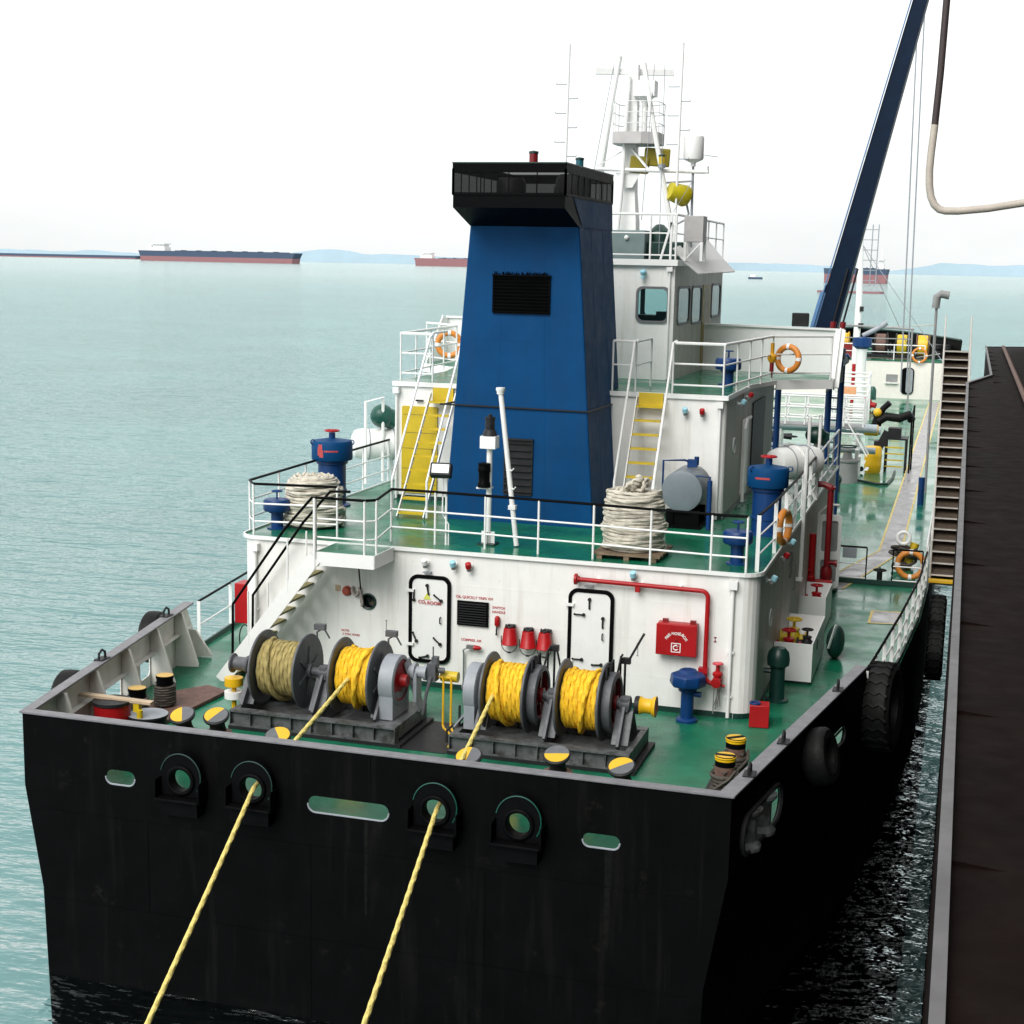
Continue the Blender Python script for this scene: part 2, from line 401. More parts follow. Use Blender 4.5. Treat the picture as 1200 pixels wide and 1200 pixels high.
# stern plate with mooring openings (bulwark and transom in one plate)
def slot(x0, x1, z0, z1): return rrect(x0, x1, z0, z1, (z1-z0)*.49, 5)
chocks = [(-2.26,.42),(-1.14,.44),(1.61,.46),(2.80,.42)]
outer = [(-4.95,1.1),(-4.95,0),(-4.69,-1.6),(-4.45,WZ-6.5),(5.12,WZ-6.5),(5.36,-1.6),(5.62,0),(5.62,1.1)]
holes = [slot(-3.56,-3.08,.18,.40), slot(-.33,.89,.16,.40), slot(3.66,4.17,.19,.38)] + [circ(x, z, .17) for x, z in chocks]
mb.plate(outer, holes, lambda x, z: (x,-7.07,z), lambda x, z: (x,-7.05,z))
part('shell', mb, M_black, hull, flat=True)
mb = MB()
for zz in (-.35, -1.75): mb.box(-4.6, 5.25, -7.076, -7.0695, zz, zz+.012)
for xx, z0, z1 in ((-2.9,-1.75,-.35),(-.3,-3,-.35),(2.3,-1.75,-.35),(4.2,-3,-1.75),(.6,.62,1.1),(3.3,.62,1.1)): mb.box(xx, xx+.012, -7.076, -7.0695, z0, z1)
part('weld_seam', mb, M_black, hull, flat=True)
M_run = mat('run_stain', (.006,.0065,.006), .7, spec=.05, var=.5, scale=12, sscale=(20,20,.5), stain=(.003,.003,.003), samt=.9)
for xx, z1, w_ in ((4.02,.17,.05),(.55,.14,.03)): mb = MB(); mb.add([(xx-w_,-7.0715,z1),(xx+w_,-7.0715,z1),(xx+w_*.6,-7.0715,z1-1.4),(xx-w_*.5,-7.0715,z1-1.4)], [(3,2,1,0)]); part('run_stain', mb, M_run, hull, flat=True)
# light chipped edges of the slots
for sl_ in holes[:3]:
    mb = MB(); low = [p for p in sl_ if p[1] < .30]
    low.sort(); mb.tube([(x, -7.075, z) for x, z in low], .014, 6)
    part('slot_edge', mb, M_greylt, hull)
def plane_map(a, b, off):
    a = V((*a, 0)); d = (V((*b, 0))-a); d.normalize(); nn = V((-d.y, d.x, 0))*off
    return lambda s, z: a + d*s + nn + V((0,0,z))
# starboard and port bulwarks
LS = (V(SB[1])-V(SB[0])).length; LP = (V(PT[1])-V(PT[0])).length
mb = MB()
mb.plate([(0,0),(LS,0),(LS,.6),(LS-.35,1.1),(0,1.1)], [slot(.45,2.25,.10,.66), slot(4.95,5.95,.20,.46)], plane_map(SB[0],SB[1],0), plane_map(SB[0],SB[1],.02))
part('bulwark', mb, M_black, hull, flat=True)
mb = MB()
mb.plate([(0,0),(LP,0),(LP-.05,.35),(LP-.6,1.1),(0,1.1)], [rrect(2.7,3.9,.22,.62,.1), rrect(4.85,5.35,.22,.62,.1)], plane_map(PT[0],PT[1],0), plane_map(PT[0],PT[1],-.02))
part('bulwark', mb, M_whitewall2, hull, 'white inner face of the port bulwark', flat=True)
# cap rails
def capof(a, b, wdt, z=1.1, inset=0):
    mb = MB(); a = V((*a, z)); b = V((*b, z)); mb.bar(a, b, wdt, .035); return mb
mb = MB()
ia, ib = .17, .17
mb.prism([(-4.98,-7.1),(5.65,-7.1),(5.45,-6.93),(-4.83,-6.93)], 1.1, 1.135)
part('cap_rail', mb, M_cap, hull, bevel=.008)
mb = MB(); d = (V(SB[1])-V(SB[0])).normalized(); n_ = V((-d.y, d.x)); e = V(SB[0])+d*(LS-.34)
mb.prism([(5.655,-7.1), tuple(e+(-n_*.03)), tuple(e+n_*.17), (5.45,-6.93)], 1.1, 1.135); part('cap_rail', mb, M_cap, hull, bevel=.008)
mb = MB(); d = (V(PT[1])-V(PT[0])).normalized(); n_ = V((d.y, -d.x)); e = V(PT[0])+d*(LP-.58)
mb.prism([(-4.83,-6.93), tuple(e+n_*.18), tuple(e-n_*.03), (-4.985,-7.1)], 1.1, 1.135); part('cap_rail', mb, M_cap, hull, bevel=.008)
# port bulwark stays
pm = plane_map(PT[0],PT[1],-.025)
nP = V((n_.x, n_.y, 0))
for s in (1.2, 2.5, 3.95, 5.4, 6.75, 7.55):
    mb = MB(); a = pm(s, 0); top = 1.07 if s < 7.2 else .55
    pf = [a+V((0,0,.02)), a+nP*.46+V((0,0,.02)), a+nP*.44+V((0,0,.12)), a+nP*.12+V((0,0,top)), a+V((0,0,top))]
    tdir = V((d.x, d.y, 0))*.018
    k = len(pf); mb.add([p-tdir for p in pf]+[p+tdir for p in pf], [tuple(range(k)), tuple(reversed(range(k, 2*k)))]+[(i, (i+1) % k, k+(i+1) % k, k+i) for i in range(k)])
    mb.bar(a+nP*.45+V((0,0,.06)), a+nP*.14+V((0,0,top)), .07, .014, up=(nP.x, nP.y, 0))
    part('stay', mb, M_whitewall2, hull, flat=True)
mb = MB(); mb.bar(pm(.2,.64)+nP*.06, pm(7.4,.64)+nP*.06, .012, .12, up=(nP.x,nP.y,0))
mb.bar(pm(.2,.64)+nP*.06, pm(7.4,.64)+nP*.06, .10, .014)
part('stiffener', mb, M_whitewall2, hull, flat=True)
# panama chocks
for (x, z) in chocks:
    mb = MB()
    fo = [(x-.31,z-.24),(x+.31,z-.24)] + [(x+.31*math.cos(R(a)), z+.06+.33*math.sin(R(a))) for a in range(0, 181, 15)]
    mb.plate(fo, [circ(x, z, .165)], lambda u, q: (u,-7.20,q), lambda u, q: (u,-7.07,q))
    mb.tor((x,-7.205,z), (0,1,0), .195, .035, 24, 10)
    mb.box(x-.34, x+.34, -7.36, -7.07, z-.29, z-.25); mb.box(x-.30, x+.30, -7.28, -7.07, z-.52, z-.29)
    mb.box(x-.36, x-.335, -7.34, -7.07, z-.29, z+.02); mb.box(x+.335, x+.36, -7.34, -7.07, z-.29, z+.02)
    c = part('mooring_chock', mb, M_blackp, hull, bevel=.01)
    mb = MB(); mb.tube([(x+.318*math.cos(R(a)), -7.205, z+.06+.338*math.sin(R(a))) for a in range(-35, 181, 12)], .010, 5)
    part('worn_edge', mb, M_green if x > 0 else M_dkgreen, c)
# roller fairlead in the starboard bulwark
sm = plane_map(SB[0],SB[1],.10)
for s in (.95, 1.62):
    mb = MB(); a = sm(s, .08); mb.lathe([(.0,0),(.24,0),(.24,.05),(.17,.12),(.17,.44),(.24,.52),(.24,.57),(0,.57)], a, n=20)
    part('fairlead_roller', mb, M_greasy, hull)
mb = MB(); smo = plane_map(SB[0],SB[1],-.03)
mb.tube([smo(p[0], p[1]) for p in slot(.45,2.25,.10,.66)], .035, 6, closed=True); part('opening_rim', mb, M_dark, hull); mb = MB(); mb.tube([smo(p[0], p[1]) for p in slot(4.95,5.95,.20,.46)], .018, 6, closed=True)
part('opening_rim', mb, M_dark, hull)
for s in (.9, 2.5, 5.6):
    mb = MB(); a = plane_map(SB[0],SB[1],.05)(s, 1.13); dd = V((d.x*-1, d.y, 0))
    mb.tube([a+V((0,-.10,0)), a+V((0,-.09,.12)), a+V((0,0,.17)), a+V((0,.09,.12)), a+V((0,.10,0))], .022, 7); mb.cbox(a+V((0,0,.01)), (.16,.26,.03))
    part('towing_eye', mb, M_dark, hull)
for s in (3.0, 6.2):
    mb = MB(); a = plane_map(PT[0],PT[1],-.05)(s, 1.13)
    mb.tube([a+V((0,-.10,0)), a+V((0,-.09,.12)), a+V((0,0,.17)), a+V((0,.09,.12)), a+V((0,.10,0))], .022, 7); mb.cbox(a+V((0,0,.01)), (.16,.26,.03))
    part('towing_eye', mb, M_dark, hull)
# raised bow
mb = MB()
def bow(pts, z0, z1, flare):
    vs = []; fs = []
    for i, (x, y) in enumerate(pts):
        s = (flare if x > .2 else -flare)*(0 if abs(x-.2) < .01 else 1)
        vs += [(x, y, z0), (x+s, y, z1)]
        if i: fs.append((2*i-2, 2*i, 2*i+1, 2*i-1))
    mb.add(vs, fs)
bow(SB[5:], 0, 2.35, .15); bow(PT[5:], 0, 2.35, .15)
bw = [(7.7,73),(6.75,76),(3.8,84),(.2,89)]
bow(bw, 2.35, 3.7, .1); bow([(-x+.4, y) for x, y in bw], 2.35, 3.7, .1)
part('bow_plating', mb, M_black, hull, flat=True)
mb = MB(); pl = [(x, y, 3.72) for x, y in bw]+[(-x+.4, y, 3.72) for x, y in reversed(bw[:-1])]
mb.tube(pl, .07, 6); part('bow_rail', mb, M_dkgreen, hull)

# decks (one sheet for the main deck, painted walkway sheets above it)
mb = MB(); dk = [(x-.01, y+(.02 if i == 0 else 0)) for i, (x, y) in enumerate(SB)] + [(x+.01, y+(.02 if i == 0 else 0)) for i, (x, y) in reversed(list(enumerate(PT[:-1])))]
aft = [(x-.01, y) for x, y in SB[:5]]+[(x+.01, y) for x, y in reversed(PT[:5])]; aft[0] = (5.61,-7.05); aft[-1] = (-4.94,-7.05)
mb.prism(aft, -.06, 0, bottom=False); struct('main_deck', mb, M_deck, flat=True)
fwd = [(x-.01, y) for x, y in SB[4:]]+[(x+.01, y) for x, y in reversed(PT[4:-1])]
mb = MB(); mb.prism(fwd, -.06, 0, bottom=False); struct('cargo_deck', mb, M_cargodeck, flat=True)
mb = MB(); z = .004
mb.prism([(6.12,17.6),(6.72,17.6),(6.72,70),(6.12,70)], z, z+.003, bottom=False)
mb.prism([(4.6,11.2),(5.55,11.9),(6.72,17.6),(6.12,17.6)], z, z+.003, bottom=False)
mb.prism([(6.42,8.36),(7.05,8.5),(7.1,9.75),(6.42,9.65)], z, z+.003, bottom=False)
struct('deck_walkway', mb, M_pad, flat=True)
mb = MB(); z = .010
def strip(a, b, wd): mb.bar((*a, z), (*b, z), wd, .003)
strip((6.12,17.6),(6.12,70),.06); strip((6.72,17.6),(6.72,70),.06); strip((4.6,11.2),(6.12,17.6),.06); strip((5.55,11.9),(6.72,17.6),.06)
strip((6.42,8.36),(6.42,9.65),.06); strip((6.42,9.66),(7.1,9.75),.06); strip((6.42,8.36),(7.05,8.5),.06)
struct('walkway_marking', mb, mat('marking_yellow', (.62,.48,.16), .6, var=.2, spots=(.3,.3,.25), spamt=.6), flat=True)
# waterway bar along the hull edge
mb = MB()
for P, sg in ((SB, -1), (PT, 1)):
    for a, b in zip(P[1:5], P[2:6]): mb.bar((a[0]+sg*.05, a[1], .05), (b[0]+sg*.05, b[1], .05), .04, .10)
struct('deck_edge_bar', mb, M_dkgreen, flat=True)
mb = MB(); mb.box(5.0, 7.5, 12.68, 12.74, .004, .14); mb.box(6.2, 6.75, 12.66, 12.678, .03, .12); struct('deck_coaming', mb, M_dkgreen, flat=True)

# ------------------------------------------------------------------ lower deckhouse
def outline(x0, x1, y0, y1, r, n=6):
    p = [(x1-r+r*math.sin(R(90*i/n)), y0+r-r*math.cos(R(90*i/n))) for i in range(n+1)]
    q = [(x0+r-r*math.sin(R(90*i/n)), y0+r-r*math.cos(R(90*i/n))) for i in range(n+1)]
    return p+[(x1, y1), (x0, y1)]+list(reversed(q))
lh = thing('lower_deckhouse', 'long white lower deckhouse with two watertight doors and a green roof deck', 'deckhouse', (0,0,0), world=True)
def wall_with_holes(x0, x1, z0, z1, y, holes, t=.03):
    mb = MB(); return mb.plate([(x0,z0),(x1,z0),(x1,z1),(x0,z1)], holes, lambda x, z: (x,y,z), lambda x, z: (x,y+t,z))
mb = wall_with_holes(-4.6, 4.6, 0, 2.56, 0, [circ(-2.31,1.53,.13)])
o = outline(-4.95, 4.95, 0, 15.6, .35)
for i in range(len(o)):
    a, b = o[i], o[(i+1) % len(o)]
    if abs(a[1]) < 1e-6 and abs(b[1]) < 1e-6: continue
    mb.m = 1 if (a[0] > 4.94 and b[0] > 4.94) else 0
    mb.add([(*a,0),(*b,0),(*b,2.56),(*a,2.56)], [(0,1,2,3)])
part('wall', mb, [M_white, M_shadegrime], lh)
mb = MB(); mb.cyl((-2.31,-.005,1.53), (-2.31,.02,1.53), .145, 28); mb2 = mb
mb = MB(); mb.tor((-2.31,-.012,1.53), (0,1,0), .145, .018, 28, 8); ph = part('porthole', mb, M_dkgreen, lh)
mb = MB(); mb.lathe([(.001,0),(.14,0)], (-2.31,.12,1.53), (0,-1,0), 24); part('pane', mb, M_glass, ph)
mb = MB(); mb.prism([(x*1.0, y) for x, y in outline(-4.985, 4.985, -.035, 15.64, .37)], 2.56, 2.6)
part('roof_deck', mb, M_deck, lh, flat=True)
mb = MB(); o2 = outline(-4.995, 4.995, -.045, 15.65, .38)
for i in range(len(o2)-1):
    a, b = o2[i], o2[i+1]
    if i == 7: pass
    mb.bar((*a,2.595), (*b,2.595), .03, .07)
mb.bar((*o2[-1],2.595), (*o2[0],2.595), .03, .07)
part('deck_edge', mb, M_whiteclean, lh, flat=True)
mb = MB(); mb.box(-4.6, 4.6, -.012, .0-.001, .006, .10)
for i in range(7):
    a, b = o[i], o[i+1]
    if i < 6: mb.bar((a[0]+.008, a[1]-.008, .05), (b[0]+.008, b[1]-.008, .05), .02, .09)
mb.box(4.951, 4.965, .4, 15.6, .006, .10)
part('base_strip', mb, M_dkgreen, lh, flat=True)
mb = MB(); 
for zz in (.62, 1.30, 1.98):
    mb.box(-4.55, 4.55, -.0035, -.0005, zz, zz+.006)
for xx in (-3.2, -2.6, -.55, 1.2, 2.7, 3.1, 4.2): mb.box(xx, xx+.006, -.003, -.0005, .1, 2.5)
part('weld_seam', mb, M_whiteclean, lh, flat=True)
for x in (4.52, -4.62):
    mb = MB(); mb.tube([(x,-.05,.02),(x,-.05,2.36)], .035, 10); mb.cbox((x,-.07,2.41), (.16,.12,.14)); mb.cbox((x,-.03,1.2), (.12,.05,.04)); mb.cbox((x,-.03,.4), (.12,.05,.04))
    part('drainpipe', mb, M_whiteclean, lh)
def wt_door(x0, x1, z0, z1, dogs, parent, y=0, label=None):
    mb = MB(); mb.plate(rrect(x0,x1,z0,z1,.17,8), [rrect(x0+.065,x1-.065,z0+.065,z1-.065,.12,8)], lambda x, z: (x,y-.05,z), lambda x, z: (x,y-.001,z))
    dr = part('watertight_door', mb, M_blackp, parent, label)
    mb = MB(); mb.plate(rrect(x0+.066,x1-.066,z0+.066,z1-.066,.115,8), [], lambda x, z: (x,y-.035,z), lambda x, z: (x,y-.002,z)); part('leaf', mb, M_whiteclean, dr)
    for (u, q, ang) in dogs:
        mb = MB(); a = V((x0+u, y-.06, z0+q)); e = a+V((math.cos(R(ang))*.17, 0, math.sin(R(ang))*.17))
        mb.bar(a, e, .028, .022); mb.lathe([(0,0),(.03,0),(.03,.05),(0,.05)], e+V((0,.03,0)), (0,-1,0), 10); mb.lathe([(0,0),(.018,0),(.018,.03),(0,.03)], a+V((0,.03,0)), (0,-1,0), 8)
        part('door_dog', mb, M_dark, dr)
    mb = MB(); zc = (z0+z1)/2; mb.tube([(x1-.19,y-.04,zc-.06),(x1-.19,y-.09,zc-.05),(x1-.19,y-.09,zc+.05),(x1-.19,y-.04,zc+.06)], .012, 6); part('handle', mb, M_dark, dr)
    for q in (.34, z1-z0-.3): mb = MB(); mb.cbox((x0+.03, y-.06, z0+q), (.16,.05,.05)); part('hinge', mb, M_whiteclean, dr)
    mb = MB(); mb.cbox(((x0+x1)/2-.05, y-.04, z1+.06), (.16,.08,.02)); part('drip_cap', mb, M_greylt, dr)
    return dr
d1 = wt_door(-1.49,-.67,.47,2.13, [(.393,1.307,100),(.50,1.30,-35),(.105,1.355,-90),(.09,.557,-65),(.50,.486,-40),(.22,.09,15)], lh, label='white watertight door with red CO2 ROOM lettering')
text('CO', .09, (-1.235,-.052,1.625), M_redtext, d1); text('2', .055, (-1.155,-.052,1.60), M_redtext, d1); text('ROOM', .09, (-.99,-.052,1.615), M_redtext, d1)
mb = MB(); mb.add([(-1.20,-.053,1.68),(-1.05,-.053,1.68),(-1.125,-.053,1.81)], [(0,1,2)]); mb.add([(-1.20,-.05,1.68),(-1.05,-.05,1.68),(-1.125,-.05,1.81)], [(0,2,1)])
part('warning_triangle', mb, mat('sign_yellow', (.62,.62,.12), .5), d1, flat=True)
d2 = wt_door(1.57,2.41,.42,2.12, [(.392,1.35,90),(.12,1.23,0),(.646,1.02,90),(.105,.40,0),(.467,.32,5)], lh, label='white watertight door without lettering')
# louvre panel
mb = MB(); mb.box(-.54, .06, -.05, -.001, 1.25, 1.71); lv = part('louvre_panel', mb, M_blackp, lh, bevel=.006)
mb = MB()
for i in range(9): mb.cbox((-.24,-.058,1.29+i*.047), (.54,.03,.008), (R(30),0,0))
part('slat', mb, M_dark, lv)
text('OIL QUICKLY TRIPS V/V', .068, (-.22,-.006,1.775), M_redtext, lh); text('SWITCH', .065, (.25,-.006,1.625), M_redtext, lh); text('HANDLE', .065, (.25,-.006,1.545), M_redtext, lh)
text('COMPRES. AIR', .062, (-.27,-.006,.97), M_redtext, lh); text('NOTE:', .055, (-2.78,-.006,.93), M_redtext, lh); text('2 TON. WASH', .055, (-2.66,-.006,.86), M_redtext, lh)
for x in (-1.95, 2.86):
    mb = MB(); mb.tube([(x-.02,-.01,.98),(x+.02,-.01,.98),(x,-.01,.98),(x,-.01,1.2),(x-.02,-.01,1.2),(x+.02,-.01,1.2)], .005, 4); part('scale_mark', mb, M_greytext, lh)
mb = MB(); mb.box(4.19,4.29,-.006,-.001,1.34,1.46); stk = part('hydrant_sticker', mb, M_whiteclean, lh)
mb = MB(); mb.add([(4.21,-.008,1.45),(4.27,-.008,1.45),(4.24,-.008,1.40)], [(0,2,1)]); mb.add([(4.21,-.008,1.35),(4.27,-.008,1.35),(4.24,-.008,1.40)], [(0,1,2)]); part('hourglass_mark', mb, M_reddk, stk, flat=True)
# starboard wall features
mb = MB(); mb.tor((4.955,1.95,1.42), (1,0,0), .16, .02, 24, 6); p2 = part('porthole', mb, M_whiteclean, lh); mb = MB(); mb.lathe([(0,0),(.15,0)], (4.957,1.95,1.42), (1,0,0), 24); part('pane', mb, M_glass, p2)
mb = MB(); mb.tube([(4.97,5.6,1.75),(5.0,5.6,1.72),(5.0,5.6,1.25),(4.97,5.6,1.22)], .014, 6); part('grab_bar', mb, M_steel, lh)

# ------------------------------------------------------------------ upper deckhouse
uh = thing('upper_deckhouse', 'white upper deckhouse behind the funnel carrying the bridge deck and its wing', 'deckhouse', (0,5.5,2.6), world=True)
mb = MB()
oo = outline(-3.95, 3.42, 5.5, 13.5, .12, 4)
for i in range(len(oo)):
    a, b = oo[i], oo[(i+1) % len(oo)]
    if abs(a[0]-3.42) < 1e-3 and abs(b[0]-3.42) < 1e-3: continue
    mb.add([(*a,2.6),(*b,2.6),(*b,5.14),(*a,5.14)], [(0,1,2,3)])
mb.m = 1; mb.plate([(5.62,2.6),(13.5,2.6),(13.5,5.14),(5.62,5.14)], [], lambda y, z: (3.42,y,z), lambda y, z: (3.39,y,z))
part('wall', mb, [M_white, M_shadegrime], uh)
mb = MB(); mb.box(-3.95,3.42,5.489,5.499,2.605,2.70); mb.box(3.421,3.432,5.62,13.5,2.605,2.70); part('base_strip', mb, M_dkgreen, uh, flat=True)
bd = [(-3.98,5.46),(3.45,5.46),(3.45,8.9),(3.82,10.5),(5.05,11.5),(5.05,13.4),(3.4,16.6),(-4.0,16.6),(-5.5,13.4),(-5.5,11.5),(-4.3,10.5),(-3.98,8.9)]
mb = MB(); mb.prism(bd, 5.14, 5.22); part('bridge_deck', mb, M_deck, uh, flat=True)
mb = MB()
for a, b in zip(bd, bd[1:]+bd[:1]):
    h = .22 if (a[1] > 10 and b[1] > 10 and a[1] < 14) else .10
    mb.bar((*a, 5.225-h/2), (*b, 5.225-h/2), .03, h)
part('deck_edge', mb, M_whiteclean, uh, flat=True)
for x in (3.30, -3.88):
    mb = MB(); mb.tube([(x,5.44,2.62),(x,5.44,5.0)], .032, 10); mb.cbox((x,5.42,5.03), (.14,.12,.13)); part('drainpipe', mb, M_whiteclean, uh)
mb = MB(); mb.plate(rrect(-3.76,-2.93,2.76,4.69,.03,2), [], lambda x, z: (x,5.45,z), lambda x, z: (x,5.499,z)); yd = part('door', mb, M_yelold, uh, 'ochre yellow door', bevel=.006)
mb = MB(); mb.cbox((-3.02,5.43,3.7), (.03,.05,.14)); 
for z_ in (2.95, 3.3, 3.75, 4.1, 4.5): mb.box(-3.74,-2.95,5.446,5.4495,z_,z_+.012)
part('door_fitting', mb, M_olive, yd)
mb = MB(); mb.cbox((-3.35,5.46,4.82), (.16,.08,.03)); part('drip_cap', mb, M_dark, uh)
# starboard side: porthole, lever door with white frame, dark opening
mb = MB(); mb.tor((3.43,6.75,4.05), (1,0,0), .16, .022, 22, 6); p3 = part('porthole', mb, M_whiteclean, uh); mb = MB(); mb.lathe([(0,0),(.15,0)], (3.432,6.75,4.05), (1,0,0), 22); part('pane', mb, M_glass, p3)
mb = MB(); mb.tube([(3.5,7.9,2.65),(3.5,7.9,4.3),(3.5,8.1,4.5),(3.5,8.7,4.5)], .04, 8); mb.plate(rrect(7.95,8.75,2.75,4.5,.1), [], lambda y, z: (3.46,y,z), lambda y, z: (3.425,y,z))
sd_ = part('watertight_door', mb, M_whiteclean, uh)
mb = MB(); mb.box(3.425, 3.45, 9.5, 11.6, 2.75, 4.75); part('side_opening', mb, M_dark, uh)
# wing bulwark, end plate and stays
mb = MB()
mb.plate([(0,0),(3.5,0),(3.5,1.12),(0,1.16)], [], lambda s, z: (1.56+s, 13.35, 5.22+z), lambda s, z: (1.56+s, 13.38, 5.22+z))
mb.bar((1.56,13.36,6.40), (5.12,13.36,6.36), .14, .05)
part('wing_bulwark', mb, M_whiteclean, uh, flat=True)
mb = MB(); mb.add([(5.07,11.9,5.0),(5.07,13.4,5.0),(5.07,13.4,6.36),(5.07,13.05,6.36)], [(0,1,2,3)]); mb.add([(5.04,11.9,5.0),(5.04,13.4,5.0),(5.04,13.4,6.36),(5.04,13.05,6.36)], [(3,2,1,0)])
mb.bar((5.055,11.9,5.0), (5.055,13.05,6.36), .20, .03, up=(1,0,0)); mb.bar((5.055,11.9,5.0), (5.055,13.05,6.36), .03, .24, up=(1,0,0))
part('wing_end_plate', mb, M_whiteclean, uh, flat=True)
mb = MB()
mb.plate([(0,0),(3,0),(3,1.16),(0,1.12)], [], lambda s, z: (-5.5+s, 13.35, 5.22+z), lambda s, z: (-5.5+s, 13.38, 5.22+z)); mb.bar((-5.5,13.36,6.38), (-2.5,13.36,6.38), .14, .05)
part('wing_bulwark', mb, M_whiteclean, uh, flat=True)
mb = MB(); mb.add([(-5.5,11.6,5.0),(-5.5,13.4,5.0),(-5.5,13.4,6.36),(-5.5,13.05,6.36)], [(3,2,1,0)]); mb.add([(-5.46,11.6,5.0),(-5.46,13.4,5.0),(-5.46,13.4,6.36),(-5.46,13.05,6.36)], [(0,1,2,3)]); mb.bar((-5.48,11.6,5.0), (-5.48,13.05,6.36), .22, .03, up=(1,0,0))
part('wing_end_plate', mb, M_whiteclean, uh, flat=True)

# ------------------------------------------------------------------ wheelhouse
wh = thing('wheelhouse', 'white wheelhouse with dark windows and a brown side door', 'wheelhouse', (0,9.2,5.22), world=True)
def wm(off): return lambda s, z: (1.53+off, 9.2+s, z)
SW = [rrect(.45,2.0,6.50,7.36,.16), rrect(2.3,3.7,6.46,7.36,.16), rrect(5.25,6.7,6.55,7.40,.16)]
mb = wall_with_holes(-3.0, 1.53, 5.22, 7.9, 9.2, [rrect(.66,1.40,6.56,7.35,.14)])
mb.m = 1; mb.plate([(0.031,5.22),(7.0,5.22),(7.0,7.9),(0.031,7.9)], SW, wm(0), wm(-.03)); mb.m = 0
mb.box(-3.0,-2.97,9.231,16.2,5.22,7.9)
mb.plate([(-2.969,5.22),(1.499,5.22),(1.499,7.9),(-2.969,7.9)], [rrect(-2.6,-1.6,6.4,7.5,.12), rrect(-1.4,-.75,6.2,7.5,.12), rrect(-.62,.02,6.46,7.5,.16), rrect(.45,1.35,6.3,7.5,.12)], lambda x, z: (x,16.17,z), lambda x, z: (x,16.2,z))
part('wall', mb, [M_white, M_shadegrime], wh, flat=True)
mb = MB(); mb.box(-2.9,1.45,9.6,16.1,5.23,5.26); mb.box(-2.6,1.3,14.4,15.2,5.26,6.55); mb.box(.55,.8,12.0,12.4,5.26,6.72); mb.box(.95,1.3,11.0,11.5,5.26,6.66); part('console', mb, mat('console_blue', (.01,.04,.08), .5), wh, flat=True)
mb = MB(); mb.prism([(-3.05,9.12),(1.58,9.12),(1.58,16.3),(-3.05,16.3)], 7.9, 7.98); part('roof_deck', mb, M_dkgreen, wh, flat=True)
mb = MB(); mb.bar((-3.05,9.11,7.93), (1.6,9.11,7.93), .03, .14); mb.bar((1.595,9.13,7.93), (1.595,16.3,7.93), .02, .14); part('roof_edge', mb, M_whiteclean, wh, flat=True)
def win(poly, f0, f1, fi, gm, dd):
    mb = MB(); cx_ = sum(p[0] for p in poly)/len(poly); cz = sum(p[1] for p in poly)/len(poly)
    hx = max(p[0] for p in poly)-cx_; hz = max(p[1] for p in poly)-cz
    def grow(e): return [(cx_+(x-cx_)*(1+e/hx), cz+(z-cz)*(1+e/hz)) for x, z in poly]
    mb.plate(grow(.03), [grow(-.03)], f0, f1); wf = part('window', mb, mat('window_frame', (.14,.15,.155), .5) if 'window_frame' not in bpy.data.materials else bpy.data.materials['window_frame'], wh)
    mb = MB(); mb.plate(grow(-.028), [], fi, lambda x, z: V(fi(x, z))+V(dd), sides=False); part('pane', mb, gm, wf, flat=True)
win(rrect(.66,1.40,6.56,7.35,.14), lambda x, z: (x,9.17,z), lambda x, z: (x,9.215,z), lambda x, z: (x,9.20,z), M_clear, (0,.004,0))
for pl_ in SW: win(pl_, wm(.025), wm(-.02), wm(.0), M_glass, (-.004,0,0))
mb = MB(); mb.plate([(3.85,5.3),(4.95,5.3),(4.95,7.4),(3.85,7.4)], [], wm(.02), wm(.002)); sdr = part('side_door', mb, mat('door_brown', (.33,.23,.05), .45), wh, flat=True)
mb = MB(); mb.plate([(4.05,6.4),(4.75,6.4),(4.75,7.3),(4.05,7.3)], [], wm(.024), wm(.021)); part('pane', mb, mat('pale_curtain', (.42,.38,.30), .6), sdr, flat=True)
mb = MB(); mb.tube([(1.42,9.14,5.25),(1.42,9.14,7.75)], .028, 8); mb.cbox((1.42,9.12,7.78), (.14,.1,.1)); part('drainpipe', mb, M_whiteclean, wh)
# sun visor
mb = MB(); 
q = [V((1.35,9.70,8.27)), V((1.73,11.90,8.60)), V((2.22,11.90,8.05)), V((1.62,9.70,7.97)), V((2.49,12.10,7.76)), V((1.93,10.00,7.69))]
for dz in (0, -.02): mb.add([p+V((0,0,dz)) for p in q], [(0,3,2,1), (3,5,4,2)])
part('visor', mb, M_whiteclean, wh, flat=True)
mb = MB(); mb.sphere((.80,9.10,7.70), .085, 12, (1,1,.8)); mb.cyl((.80,9.08,7.62), (.80,9.08,7.56), .05); part('wall_lamp', mb, M_cyan, wh)

# ------------------------------------------------------------------ funnel
fn = thing('funnel', 'tall tapering blue funnel with a black overhanging top and louvred vents', 'funnel', (-.45,3.42,2.6), world=True)
def ring(z):
    k = (z-2.6)/6.0; w0 = 1.585-.46*k
    return [(-.445-w0, 3.43+.04*k), (-.445+w0, 3.43+.04*k), (-.445+w0, 6.3), (-.445-w0, 6.3)]
mb = MB(); zs = [2.6, 4.98, 8.6]
rr_ = [ring(z) for z in zs]
vs = [(*p, z) for rg, z in zip(rr_, zs) for p in rg]
mb.add(vs, [(i*4+j, i*4+(j+1) % 4, (i+1)*4+(j+1) % 4, (i+1)*4+j) for i in range(2) for j in range(4)])
part('casing', mb, M_blue, fn, bevel=.03, flat=True)
mb = MB(); rb = ring(4.98)
mb.tube([(rb[3][0]-.03,rb[3][1],4.96),(rb[0][0]-.22,rb[0][1]-.03,4.97)], .02, 6)
